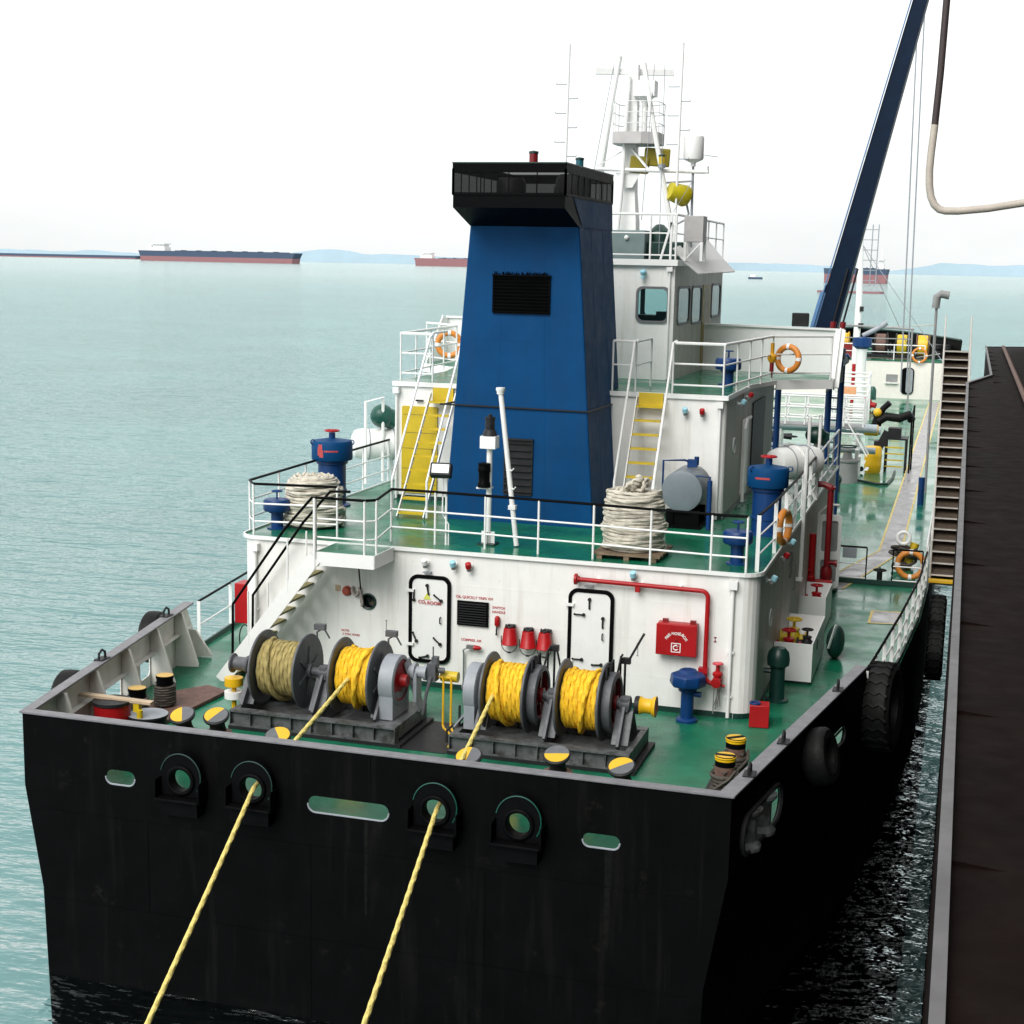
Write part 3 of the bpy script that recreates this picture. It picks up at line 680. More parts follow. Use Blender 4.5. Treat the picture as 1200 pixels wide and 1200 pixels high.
mb.tube([(rb[0][0]-.3,rb[0][1]-.03,4.97),(rb[1][0]+.02,rb[1][1]-.03,4.95),(rb[1][0]+.03,rb[2][1],4.93)], .018, 6); part('wire_stay', mb, M_dark, fn)
mb = MB()
for f in (.33, .68): 
    a_, b_ = V((*ring(2.6)[0],2.6)).lerp(V((*ring(2.6)[1],2.6)), f), V((*ring(8.55)[0],8.55)).lerp(V((*ring(8.55)[1],8.55)), f); mb.bar(a_, b_, .012, .006)
    a_, b_ = V((*ring(2.6)[1],2.6)).lerp(V((*ring(2.6)[2],2.6)), f), V((*ring(8.9)[1],8.9)).lerp(V((*ring(8.9)[2],8.9)), f); mb.bar(a_, b_, .006, .014)
for zz in (4.2, 6.3, 7.9):
    r0_ = ring(zz); mb.bar((*r0_[0],zz),(*r0_[1],zz),.006,.012); mb.bar((*r0_[1],zz),(*r0_[2],zz),.006,.012)
part('plate_seam', mb, M_blue, fn, flat=True)
# cowl: overhanging box, slanted underside
tw = [(-1.58,2.42),(.66,2.42),(.66,6.3),(-1.58,6.3)]
rt = ring(8.58)
mb = MB()
z1_, z2_ = 8.88, 9.12
mb.add([(rt[0][0],rt[0][1],8.56),(rt[1][0],rt[1][1],8.56),(.66,2.42,z1_),(-1.58,2.42,z1_),(.66,2.42,z2_),(-1.58,2.42,z2_)], [(0,3,2,1),(3,5,4,2)])
mb.add([(rt[1][0],rt[1][1],8.56),(rt[1][0],6.3,8.56),(.66,6.3,z2_),(.66,2.42,z2_),(.66,2.42,z1_)], [(0,1,2,3,4)])
mb.add([(rt[0][0],rt[0][1],8.56),(rt[0][0],6.3,8.56),(-1.58,6.3,z2_),(-1.58,2.42,z2_),(-1.58,2.42,z1_)], [(4,3,2,1,0)])
mb.m = 1
mb.add([(rt[1][0]+.008,rt[1][1]+.25,8.56),(rt[1][0]+.008,6.3,8.56),(.668,6.3,z2_-.0),(.668,3.0,z2_)], [(0,1,2,3)])
cw = part('cowl', mb, [M_blackp, M_blue], fn, flat=True)
mb = MB(); mb.add([(-1.58,2.42,z2_),(.66,2.42,z2_),(.66,6.3,z2_),(-1.58,6.3,z2_)], [(0,1,2,3)]); part('cowl_floor', mb, M_dark, fn, flat=True)
mb = MB(); zt = 9.71
for a, b in zip(tw, tw[1:]+tw[:1]):
    mb.add([(*a,z2_),(*b,z2_),(*b,zt-.16),(*a,zt-.16)], [(0,1,2,3)])
part('mesh_screen', mb, M_screen, cw, flat=True)
mb = MB()
for a, b in zip(tw, tw[1:]+tw[:1]):
    mb.bar((*a,zt-.08), (*b,zt-.08), .03, .18); mb.bar((*a,z2_+.02), (*b,z2_+.02), .035, .05)
    L_ = (V(b)-V(a)).length; k = int(L_/.45)
    for i in range(k+1):
        p = V(a).lerp(V(b), i/k); mb.bar((p.x,p.y,z2_), (p.x,p.y,zt-.1), .018 if i not in (0, k) else .04, .018 if i not in (0, k) else .04)
part('cowl_frame', mb, M_blackp, cw, flat=True)
mb = MB(); mb.m = 0
for a, b in zip(tw, tw[1:]+tw[:1]): mb.bar((*a,zt+.012), (*b,zt+.012), .05, .022)
part('cowl_rim', mb, M_dkgreen, cw, flat=True)
for (x, y, r, h) in ((-.95,4.2,.30,.42),(.30,4.4,.36,.50),(-.1,5.2,.22,.35)):
    mb = MB(); mb.lathe([(r,0),(r,h*.8),(r*.8,h),(r*.72,h),(r*.72,h*.5),(0,h*.5)], (x,y,z2_), n=20); part('exhaust_pipe', mb, M_dark, fn)
def louvre(x0, x1, z0, z1, n, y, mt):
    mb = MB(); mb.plate([(x0,z0),(x1,z0),(x1,z1),(x0,z1)], [], lambda x, z: (x,y-.015,z), lambda x, z: (x,y+.03,z)); l = part('louvre', mb, mt, fn, flat=True)
    mb = MB()
    for i in range(n): mb.cbox(((x0+x1)/2, y-.03, z0+(i+.5)*(z1-z0)/n), (x1-x0, .075, .014), (R(38),0,0))
    mb.bar((x0,y-.02,z0),(x0,y-.02,z1),.03,.04); mb.bar((x1,y-.02,z0),(x1,y-.02,z1),.03,.04); mb.bar((x0-.02,y-.03,z1),(x1+.02,y-.03,z1),.08,.03); mb.bar((x0,y-.02,z0),(x1,y-.02,z0),.05,.03)
    part('slat', mb, mt, l, flat=True)
louvre(-1.05,.12,6.86,7.60,11,3.46,M_blackp); louvre(-.74,-.16,3.20,4.33,8,3.44,M_dark)
mb = MB(); random.seed(3)
for i in range(60):
    x = -1.05+1.17*random.random(); mb.bar((x,3.44,7.60), (x+random.uniform(-.04,.04),3.44-random.random()*.04,7.63+random.random()*.05), .012, .012)
part('soot', mb, M_blackp, fn, flat=True)

# ------------------------------------------------------------------ railings
def railing(label, path, levels, spacing=1.05, postr=.022, postm=None, group=None, name='railing', flatpost=False, posts=True):
    path = [V(p) for p in path]
    t = thing(name, label, 'railing', path[0], group, world=True)
    for (h, r, m, nm) in levels:
        mb = MB(); mb.tube([p+V((0,0,h)) for p in path], r, 7); part(nm, mb, m, t)
    top = max(l[0] for l in levels)
    if posts:
        for i in range(len(path)-1):
            a, b = path[i], path[i+1]; k = max(1, round((b-a).length/spacing))
            for j in range(k + (1 if i == len(path)-2 else 0)):
                p = a.lerp(b, j/k); mb = MB()
                if flatpost: mb.bar(p, p+V((0,0,top)), .07, .014, up=(b-a))
                else: mb.cyl(p, p+V((0,0,top)), postr, 8)
                part('post', mb, postm or M_whiteclean, t)
    return t
W3 = [(1.0,.026,M_blackp,'top_rail'), (.62,.018,M_whiteclean,'mid_rail'), (.28,.018,M_whiteclean,'low_rail')]
WW = [(1.0,.028,M_whiteclean,'top_rail'), (.62,.018,M_whiteclean,'mid_rail'), (.28,.018,M_whiteclean,'low_rail')]
z = 2.6
railing('black topped white railing along the aft roof edge in front of the funnel', [(-2.08,.55,z),(-1.2,.55,z),(-.2,.5,z),(.85,.42,z),(1.9,.35,z),(2.98,.22,z),(4.08,.12,z),(4.70,.12,z)], W3, 1.3)
railing('black topped railing along the starboard roof edge by the big blue ventilator', [(4.86,.35,z),(4.93,2.2,z),(4.97,5.2,z),(4.97,9.6,z)], W3, 1.5, flatpost=True)
mb = MB(); 
railing('black topped railing round the small stair landing', [(-2.95,-.97,z),(-2.0,-.97,z),(-1.84,-.8,z),(-2.08,.55,z)], W3, 1.0)
railing('black topped railing at the port aft corner around the white rope coil', [(-3.1,.35,z),(-4.72,.10,z),(-5.0,.5,z),(-5.05,3.2,z),(-5.05,9.5,z)], W3, 1.5)
railing('white railing on the forward part of the starboard house roof', [(4.97,9.6,z),(4.97,12.5,z),(4.97,15.5,z)], WW, 1.4)
# post braces on the aft rail
# main deck rails
railing('black topped white railing on the starboard hull edge curving forward of the bulwark', [(6.84,.35,0),(7.21,5.1,0),(7.45,9.,0),(7.52,12.4,0)], [(1.0,.026,M_blackp,'top_rail'),(.62,.02,M_whiteclean,'mid_rail'),(.28,.02,M_whiteclean,'low_rail')], 1.15, flatpost=True)
railing('black topped white railing on the port hull edge forward of the bulwark', [(-6.36,.9,0),(-6.86,4.6,0),(-7.1,9,0)], [(1.0,.026,M_blackp,'top_rail'),(.50,.02,M_whiteclean,'mid_rail')], 1.5, flatpost=True)
railing('white railing on the starboard edge of the cargo deck', [(7.5,13.2,0),(7.5,22,0),(7.5,40,0),(7.5,66,0)], [(1.0,.03,M_whiteclean,'top_rail'),(.5,.02,M_whiteclean,'mid_rail')], 3)
for lab, x0, x1 in (('black gate rail with a grey notice plate at the inboard end of the coaming', 5.25, 6.05), ('black gate rail in front of the lifebuoy at the outboard end of the coaming', 6.70, 7.42)):
    t = railing(lab, [(x0,12.71,.1),(x1,12.71,.1)], [(.85,.024,M_blackp,'top_rail'),(.42,.016,M_whiteclean,'mid_rail'),(.06,.016,M_whiteclean,'low_rail')], 1.2, .018, M_blackp, name='gate_rail')
    if x0 < 6:
        mb = MB(); mb.box(5.45,5.80,12.68,12.70,.66,.93); part('notice_plate', mb, M_greylt, t)
# bridge deck
railing('white railing of the starboard bridge wing with a lifebuoy on it', [(2.25,5.6,5.22),(3.32,5.6,5.22),(3.72,10.4,5.22),(5.0,11.45,5.22)], [(1.05,.032,M_whiteclean,'top_rail'),(.62,.02,M_whiteclean,'mid_rail'),(.18,.02,M_whiteclean,'low_rail')], 1.3)
railing('white railing of the port bridge wing behind the port ladder', [(-3.1,5.6,5.22),(-3.85,5.6,5.22),(-4.2,10.4,5.22),(-5.4,11.5,5.22)], [(1.05,.032,M_whiteclean,'top_rail'),(.62,.02,M_whiteclean,'mid_rail'),(.18,.02,M_whiteclean,'low_rail')], 1.3)
railing('short white railing beside the top of the starboard ladder against the funnel', [(.95,5.62,5.22),(1.45,5.62,5.22),(1.45,7.2,5.22)], [(1.05,.028,M_whiteclean,'top_rail'),(.55,.018,M_whiteclean,'mid_rail')], 1.3)
t = railing('white railing round the top of the wheelhouse', [(-2.9,9.3,7.98),(-.6,9.3,7.98),(.9,9.3,7.98),(1.5,9.32,7.98),(1.5,12.5,7.98),(1.5,16.2,7.98)], [(1.05,.03,M_whiteclean,'top_rail'),(.62,.018,M_whiteclean,'mid_rail'),(.12,.018,M_whiteclean,'low_rail')], 1.2)
mb = MB(); mb.bar((1.15,9.32,8.0), (1.38,9.32,8.85), .05, .05); mb.bar((1.38,9.32,8.0), (1.38,9.32,9.0), .05, .05); part('brace', mb, M_whiteclean, t)

# ------------------------------------------------------------------ stair landing and ladders
ld = thing('stair_landing', 'small white landing with a green top where the aft stair reaches the roof', 'landing', (-2.38,-.5,2.6), world=True)
mb = MB(); lp = [(-2.95,-1.0),(-1.80,-1.0),(-1.80,-.05),(-2.95,-.05)]
mb.prism(lp, 2.57, 2.605); part('tread_plate', mb, M_deck, ld, flat=True)
mb = MB()
for a, b in ((lp[0],lp[1]),(lp[1],lp[2]),(lp[3],lp[0])): mb.bar((*a,2.49), (*b,2.49), .02, .25)
part('fascia', mb, M_whiteclean, ld, flat=True)
mb = MB(); mb.cyl((-2.42,-.3,2.55), (-2.42,-.12,1.78), .016, 8); part('brace', mb, M_dark, ld)
def ladder(name, label, top, bot, half, across, n, tread_m, stringer_w, rail=None, td=.22, riser=None):
    """top/bot: centre points; across: unit vector along the treads"""
    top, bot, ac = V(top), V(bot), V(across)
    t = thing(name, label, 'stair', bot, world=True)
    d = bot-top
    for s in (-1, 1):
        mb = MB(); mb.bar(top+ac*half*s, bot+ac*half*s, .025, stringer_w, up=ac.cross(d).normalized()); part('stringer', mb, M_whiteclean, t, flat=True)
    f = V((d.x, d.y, 0)).normalized()
    for i in range(n):
        p = top+d*((i+.6)/n); mb = MB()
        vs = [p-ac*(half-.02)+f*a+V((0,0,h)) for a, h in ((-td/2,0),(td/2,0),(td/2,-.035),(-td/2,-.035))]+[p+ac*(half-.02)+f*a+V((0,0,h)) for a, h in ((-td/2,0),(td/2,0),(td/2,-.035),(-td/2,-.035))]
        mb.add(vs, [(0,1,2,3),(7,6,5,4),(0,4,5,1),(1,5,6,2),(2,6,7,3),(3,7,4,0)]); part('tread', mb, tread_m, t, flat=True)
    return t
st = ladder('stair', 'steep white stair with olive treads and black handrails on the aft deck', (-2.95,-.6,2.5), (-4.86,-.6,.0), .42, (0,1,0), 10, M_olive, .26)
for y, hr in ((-1.02, 0), (-.20, 0)):
    mb = MB()
    mb.tube([(-4.62,y,.42),(-4.60,y,1.50),(-3.55,y,2.98),(-3.0,y,3.6),(-2.6,y,3.62)], .026, 8); part('handrail', mb, M_blackp, st)
    for f_ in (.3, .72):
        mb = MB(); a = V((-4.86,y,0)).lerp(V((-2.95,y,2.5)), f_); mb.cyl(a, a+V((0,0,1.02)), .018, 7); part('baluster', mb, M_whiteclean, st)
mb = MB(); mb.cyl((-2.95,-1.02,2.3), (-2.95,-1.02,3.6), .03, 8); part('newel', mb, M_whiteclean, st)
s2 = ladder('ladder', 'white ladder with yellow treads right of the funnel behind the rope coil', (1.84,5.42,5.12), (1.84,4.0,2.62), .30, (1,0,0), 9, M_yelold, .09, td=.2)
mb = MB(); mb.box(1.58,2.10,5.40,5.45,4.90,5.22); part('top_plate', mb, M_yelold, s2)
for x in (1.43, 2.25):
    mb = MB(); mb.tube([(x,4.0,2.65),(x,3.98,3.5),(x,5.35,5.95),(x,5.5,6.27),(x,5.9,6.3)], .026, 8); part('handrail', mb, M_whiteclean, s2)
s3 = ladder('ladder', 'white ladder with yellow treads left of the funnel in front of the yellow door', (-2.78,5.42,5.0), (-2.64,3.05,2.62), .29, (1,0,0), 9, M_yelold, .09, td=.2)
mb = MB(); mb.box(-3.02,-2.55,5.40,5.45,4.78,5.12); part('top_plate', mb, M_yelold, s3)
for x in (-3.12, -2.36):
    mb = MB(); mb.tube([(x+.1,3.0,2.65),(x+.1,2.98,3.4),(x-.02,5.0,5.55),(x,5.45,6.2),(x,5.7,6.3),(x+.0,6.6,6.3)], .026, 8); part('handrail', mb, M_whiteclean, s3)

# ------------------------------------------------------------------ winches
def disc_flange(mb, x, y, z, R_, t=.022):
    mb.lathe([(.09,-t),(R_-.01,-t),(R_,-t*.5),(R_,t*.5),(R_-.01,t),(.09,t)], (x,y,z), (1,0,0), n=40)
def winch(name, label, x0, x1, drums, right):
    YC, ZC = -2.85, .93
    t = thing(name, label, 'winch', ((x0+x1)/2, YC, 0), 'mooring winches on the aft deck', world=True)
    mb = MB(); mb.box(x0-.02, x1+.10, -3.60, -1.98, .004, .06); part('base_pad', mb, M_dark, t, flat=True)
    mb = MB()
    for y in (-3.5, -2.15):
        mb.box(x0, x1, y-.09, y+.09, .30, .33); mb.box(x0, x1, y-.09, y+.09, .06, .085); mb.box(x0, x1, y-.008, y+.008, .085, .30)
        k = 8
        for i in range(k+1):
            x = x0+.006+(x1-x0-.012)*i/k; mb.box(x-.006, x+.006, y-.085, y+.085, .085, .30)
    for x in (x0+.05, (x0+x1)/2, x1-.05):
        mb.box(x-.05, x+.05, -3.4, -2.25, .10, .325)
    mb.box(x0+.01, x1-.01, -3.41, -2.24, .09, .12)
    if not right: mb.box(x1-.42, x1-.002, -3.41, -2.24, .30, .328)
    part('base_frame', mb, M_greasy, t, flat=True)
    mb = MB(); mb.cyl((x0-.02,YC,ZC), (x1-.15,YC,ZC), .075, 16); part('shaft', mb, M_grey, t)
    def pedestal(x, top=.10):
        mb = MB(); mb.cbox((x, YC, ZC), (.13,.22,.22)); 
        for s in (-1, 1):
            mb.bar((x, YC+s*.07, ZC-.05), (x, YC+s*.50, .34), .12, .05, up=(1,0,0)); mb.bar((x,YC+s*.02,ZC-.1), (x,YC+s*.36,.34), .03, .28, up=(1,0,0))
        mb.lathe([(.0,-.085),(.12,-.085),(.12,.085),(0,.085)], (x,YC,ZC), (1,0,0), 18)
        part('pedestal', mb, M_grey, t, bevel=.006)
    for (a, b, rope, brake, jit) in drums:
        mb = MB(); mb.lathe([(.40,a),(.40,b)], (0,YC,ZC), (1,0,0), 32); dr = part('drum', mb, M_dark, t)
        for x in (a, b):
            mb = MB(); disc_flange(mb, x, YC, ZC, .635); part('flange', mb, M_grey, dr)
        if not brake:
            mb = MB()
            for i in range(6):
                an = 2*PI*i/6+.4; p = V((b+.04, YC+math.cos(an)*.1, ZC+math.sin(an)*.1)); q = V((b+.03, YC+math.cos(an)*.42, ZC+math.sin(an)*.42)); mb.bar(p, q, .02, .06, up=(0,-math.sin(an),math.cos(an)))
            mb.lathe([(0,0),(.13,0),(.13,.10),(0,.10)], (b,YC,ZC), (1,0,0), 18)
            part('spoke', mb, M_grey, dr)
        r = .043; n = (b-a-.06)/(2*r*.93)
        mb = MB()
        mb.helix((0,YC,ZC), (1,0,0), .44, a+.06, b-.06, n, r, 100, jit=.007, tw=24)
        k = 100; pts = []
        for i in range(k+1):   # one loose crossing turn on top
            an = 2*PI*i/k+1.2; f = i/k; rr2 = .475+.045*math.sin(PI*f)
            pts.append((a+.12+(b-a-.24)*(f if jit > 0 else 1-f), YC+rr2*math.cos(an), ZC+rr2*math.sin(an)))
        mb.tube(pts, r, 10, lobes=3, twist=21, amp=.13)
        if rope is M_oldrope:
            mb.m = 1; mb.helix((0,YC,ZC), (1,0,0), .40, b-.16, b-.05, 1.2, r, 100, ph=2)
        part('rope_winding', mb, [rope, M_yrope], dr)
        if brake:
            mb = MB(); mb.lathe([(.42,.03),(.47,.03),(.49,.06),(.49,.17),(.46,.19),(.40,.19),(.38,.10),(.38,.03)], (b,YC,ZC), (1,0,0), 36); part('brake_band', mb, M_grey, dr)
            mb = MB(); mb.lathe([(.385,.035),(.385,.16),(.36,.10),(.12,.07),(.12,.2),(0,.2)], (b,YC,ZC), (1,0,0), 32)
            for i in range(5): 
                an = 2*PI*i/5; mb.bar((b+.10,YC+.1*math.cos(an),ZC+.1*math.sin(an)), (b+.10,YC+.37*math.cos(an),ZC+.37*math.sin(an)), .05, .07, up=(1,0,0))
            part('brake_drum', mb, M_reddk, dr)
            mb = MB()
            for s in (-.25, .25): mb.tube([(b+.06,YC+s,ZC+.44),(b+.06,YC+s*.9,ZC+.64),(b+.06,YC+s*.6,ZC+.62),(b+.06,YC+s*.5,ZC+.45)], .02, 6)
            mb.tube([(b+.12,YC+.30,ZC+.42),(b+.12,YC+.5,ZC+.62),(b+.14,YC+.55,ZC+.66)], .018, 6); mb.cyl((b+.12,YC+.5,.35),(b+.12,YC+.5,ZC+.64), .018, 6)
            part('brake_linkage', mb, M_dark, dr)
        else:
            mb = MB(); mb.tube([(b-.10,YC+.62,.34),(b-.10,YC+.62,ZC+.52),(b+.02,YC+.62,ZC+.60)], .018, 6); mb.cbox((b-.04,YC+.62,ZC+.62),(.20,.10,.10)); mb.tube([(b+.02,YC+.62,ZC+.62),(b+.12,YC+.66,ZC+.42)], .015, 6)
            part('brake_linkage', mb, M_grey, dr)
    return t, pedestal, YC, ZC
w1, ped, YC, ZC = winch('mooring_winch', 'grey mooring winch with one faded and one bright yellow rope drum, left of two', -3.36, -.38, [(-3.06,-2.26,M_oldrope,False,1),(-1.62,-.93,M_yrope,False,-1)], False)
for x in (-3.24, -1.94, -.82): ped(x)
mb = MB(); mb.lathe([(.0,-.02),(.40,-.02),(.43,.0),(.43,.24),(.40,.26),(.36,.26),(.36,.06),(0,.06)], (-.80,YC,ZC), (1,0,0), 34); mb.box(-.80,-.56,YC-.38,YC+.38,.34,.78); gh = part('gear_housing', mb, M_greylt, w1)
mb = MB(); mb.lathe([(.37,.20),(.34,.25),(.28,.23),(.12,.25),(.1,.36),(0,.36)], (-.80,YC,ZC), (1,0,0), 28); part('gear_wheel', mb, M_red, gh)
mb = MB(); mb.lathe([(0,0),(.10,0),(.10,.05),(.15,.06),(.15,.12),(.10,.13),(.10,.26),(.13,.27),(.13,.32),(0,.32)], (-.50,YC+.25,ZC+.10), (1,0,0), 18); mb.cbox((-.36,YC+.25,ZC-.14), (.06,.26,.5))
mb.bar((-.55,YC+.25,ZC+.28),(-.36,YC+.45,.34), .03, .25, up=(0,1,0)); part('motor', mb, M_greylt, w1)
mb = MB(); mb.cbox((-.10,YC+.3,ZC+.12), (.15,.2,.3)); mb.cbox((-.06,YC+.3,ZC+.32), (.1,.12,.12)); mb.cyl((-.1,YC+.3,ZC+.3),(-.1,YC+.3,ZC+.55),.012,6); mb.tube([(-.1,YC+.2,ZC+.05),(-.14,YC+.1,ZC-.2),(-.2,YC+.1,.35)], .03, 8); mb.cyl((.0,YC+.3,ZC+.15),(.1,YC+.32,ZC+.15),.05,10); part('valve_block', mb, M_grey, w1)
mb = MB(); mb.lathe([(0,0),(.14,0),(.155,.03),(.12,.10),(.12,.27),(.17,.30),(.17,.33),(0,.33)], (-3.34,YC,ZC), (-1,0,0), 22); part('warping_head', mb, M_grey, w1)
mb = MB(); mb.cyl((-3.60,YC-.1,.05),(-3.60,YC-.1,.60),.045,8); mb.lathe([(0,0),(.16,0),(.16,.14),(.0,.14)], (-3.60,YC-.1,.56), n=14); mb.m = 1; mb.lathe([(.162,.04),(.165,.04),(.165,.16),(0,.16)], (-3.60,YC-.1,.30), n=14); part('rope_guard', mb, [M_yellow, M_whiteclean], w1)
w2, ped, YC, ZC = winch('mooring_winch', 'grey mooring winch with two bright yellow rope drums in front of the red fire buckets', .55, 3.52, [(1.02,1.72,M_yrope,True,1),(2.26,2.95,M_yrope,True,-1)], True)
for x in (.92, 2.08, 3.28): ped(x)
mb = MB(); mb.lathe([(0,-.02),(.40,-.02),(.43,.0),(.43,.18),(.40,.20),(.0,.20)], (.68,YC,ZC), (1,0,0), 34); mb.box(.68,.86,YC-.38,YC+.38,.34,.78); mb.bar((.50,YC,.345),(.70,YC,.60),.7,.03); part('gear_housing', mb, M_greylt, w2)
mb = MB(); mb.lathe([(0,0),(.14,0),(.15,.04),(.13,.10)], (3.44,YC,ZC), (1,0,0), 22); mb.m = 1; mb.lathe([(.15,.08),(.12,.14),(.12,.26),(.165,.31),(.17,.34)], (3.44,YC,ZC), (1,0,0), 22); mb.m = 2; mb.lathe([(.17,.34),(.13,.345),(.08,.33),(0,.33)], (3.44,YC,ZC), (1,0,0), 22)
part('warping_head', mb, [M_dark, M_yellow, mat('orange_end', (.6,.12,.02), .4)], w2)
mb = MB(); mb.tube([(3.12,YC+.62,.34),(3.12,YC+.62,1.45),(3.2,YC+.62,1.52),(3.42,YC+.62,1.95)], .02, 6); mb.cbox((3.14,YC+.62,1.47),(.14,.08,.10)); part('brake_lever', mb, M_dark, w2)
mb = MB(); mb.tube([(1.92,YC+.62,.34),(1.92,YC+.62,1.55)], .02, 6); mb.cbox((1.92,YC+.62,1.57),(.14,.1,.1)); mb.tube([(1.96,YC+.62,1.55),(2.04,YC+.62,1.2),(2.08,YC+.6,1.2)], .018, 6); part('brake_lever', mb, M_dark, w2)

# yellow pipe stands between the winches
t = thing('pipe_manifold', 'yellow bent hydraulic pipes with an orange drum between the two winches', 'pipes', (.2,-2.4,0), world=True)
for k, dx in enumerate((0, .14)):
    mb = MB(); mb.tube([(-.02+dx,-2.5,.95),(.05+dx,-2.5,.95),(.07+dx,-2.5,.9),(.07+dx,-2.5,.12),(.12+dx,-2.6,.10),(.42,-3.0+k*.1,.10),(.50,-3.3+k*.12,.10),(.50,-3.45+k*.12,.08)], .02, 7); part('pipe', mb, M_yellow, t)
mb = MB(); mb.lathe([(0,0),(.09,0),(.09,.30),(0,.30)], (.0,-2.4,.95), (1,0,0), 14); part('filter_drum', mb, M_yelold, t)
mb = MB(); mb.tube([(.42,-3.3,.10),(.42,-3.3,.30),(.42,-3.0,.30)], .02, 6); mb.tube([(.50,-2.9,.10),(.50,-2.9,.62)], .022, 6); part('pipe_bracket', mb, M_dark, t)
mb = MB(); mb.prism([(-.34,-3.6),(.50,-3.6),(.55,-2.0),(-.30,-2.0)], .004, .008, bottom=False); solo('drip_tray', mb, M_dark, 'flat black drip tray on the deck between the two winches', 'tray', flat=True)
t = thing('air_hose_outlet', 'thin grey standpipe with a red valve handle under the compressed air lettering', 'standpipe', (-.39,-.06,0), world=True)
mb = MB(); mb.tube([(-.39,-.06,.0),(-.39,-.06,.72),(-.39,-.10,.80),(-.30,-.10,.86),(-.12,-.10,.86)], .018, 7); mb.cbox((-.26,-.10,.87),(.12,.07,.07)); part('standpipe', mb, M_steel, t)
mb = MB(); mb.lathe([(.05,0),(.04,.1),(.015,.14),(0,.14)], (-.18,-.10,.86), (1,0,0), 10); part('valve_handle', mb, M_red, t)
t = thing('flange_cover', 'small grey valve cluster on a thin pipe near the foot of the house wall', 'valve', (-.2,-.12,0), world=True)
mb = MB(); mb.tube([(-.22,-.12,0),(-.20,-.12,.32),(-.14,-.12,.42)], .016, 6); mb.tor((-.16,-.14,.36),(0,1,0),.05,.012,12,6); mb.tube([(-.04,-.12,0),(-.04,-.12,.22)], .02, 6); part('pipe', mb, M_dark, t)

# mooring ropes leading out through the chocks
def cat(a, b, sag, k=18):
    a, b = V(a), V(b); return [a.lerp(b, i/k)+V((0,0,-sag*4*(i/k)*(1-i/k))) for i in range(k+1)]
def mooring(label, a, c, dirp):
    mb = MB(); c = V(c); d = (V(dirp)-c); e = c+d*3.2
    mb.tube(cat(a, c, .015, 130)+cat(c, e, .10, 300)[1:], .034, 9, lobes=3, twist=26, amp=.065)
    solo('mooring_rope', mb, M_line, label, 'rope', tuple(c), 'mooring ropes over the stern', world=True)
mooring('yellow mooring rope from the left winch out through the second stern chock', (-1.32,-3.31,1.0), (-1.14,-7.13,.43), (-.77,-10.,-.69))
mooring('yellow mooring rope from the right winch out through the third stern chock', (1.20,-3.31,.98), (1.61,-7.13,.45), (2.02,-10.,-.25))

# pedestal rollers and bollards
def roller():
    t = thing('pedestal_roller', 'x', 'roller', (0,0,0), 'pedestal rope rollers behind the stern bulwark')
    ax = V((0,-.36,1)).normalized()
    mb = MB(); mb.lathe([(.27,0),(.26,.05),(.22,.07),(.21,.22),(.24,.26),(.23,.32),(.13,.34),(0,.34)], n=26); part('base', mb, M_brown, t)
    mb = MB(); mb.lathe([(.14,-.06),(.12,.06),(.13,.13),(.20,.19),(.21,.225),(.19,.24),(.0,.245)], (0,0,.36), ax, n=28); hd = part('head', mb, M_dark, t)
    return t, hd, ax
r0, rhd, rax = roller()
rl = [(-3.42,-4.98,120,'yellow and grey topped rope roller nearest the bitts in the port stern corner'),(-2.92,-4.83,60,'yellow and grey topped rope roller second from the port stern corner'),(-1.56,-5.42,-60,'rope roller by the rope of the left winch, half hidden by the bulwark'),(1.50,-5.33,95,'rope roller touched by the rope of the right winch'),(2.70,-4.80,190,'rope roller with its rusty base showing in front of the right winch'),(3.74,-5.0,45,'rope roller nearest the starboard corner with a steel ring beside it')]
for i, (x, y, a, lb) in enumerate(rl):
    if i == 0: o_ = r0; r0.location = (x, y, 0); r0['label'] = lb
    else: o_ = dup(r0, (x, y, 0), lb)
    o_.rotation_euler.z = R(random.uniform(-14, 14)); o_.scale = (1,1,1.14)
rolls = [o for o in COL.objects if o.name.startswith('pedestal_roller')]
M_rgrey = mat('roller_grey', (.11,.115,.125), .5, var=.2, scale=9)
for o_, (x, y, a, lb) in zip(rolls, rl):
    hd = [c for c in o_.children if c.name.startswith('head')][0]
    q = rax.to_track_quat('Z','Y').to_matrix()
    for nm, m, a0 in (('yellow_half', M_yellow, a), ('grey_half', M_rgrey, a+180)):
        mb = MB(); c = V((0,0,.36))
        n = 16; vs = [c+q @ V((0,0,.2475))]+[c+q @ V((.185*math.cos(R(a0+180*k/n)), .185*math.sin(R(a0+180*k/n)), .2435)) for k in range(n+1)]
        mb.add(vs, [(0,k+1,k+2) for k in range(n)]); part(nm, mb, m, hd, flat=True)
def bollard(wraps, m, h=.62):
    t = thing('bollard', 'x', 'bollard', (0,0,0), 'mooring bitts on the aft deck')
    mb = MB(); mb.lathe([(.15,0),(.145,h-.06),(.155,h-.05),(.155,h),(.0,h)], n=22); part('post', mb, M_blackp, t)
    mb = MB(); mb.lathe([(.0,h+.001),(.15,h+.002)], n=22); part('painted_top', mb, m, t)
    mb = MB(); mb.helix((0,0,0), (0,0,1), .172, .10, .46, wraps, .022, 28, n=6, jit=.006); part('rope_turns', mb, M_brope, t)
    return t
M_btop = mat('bollard_top', (.62,.40,.12), .6, var=.25)
b0 = bollard(8, M_btop); b0.location = (-4.95,-3.85,0); b0['label'] = 'wire wrapped bitt with tan top nearer the stern on the port side'
dup(b0, (-4.92,-2.98,0), 'wire wrapped bitt with tan top farther forward on the port side')
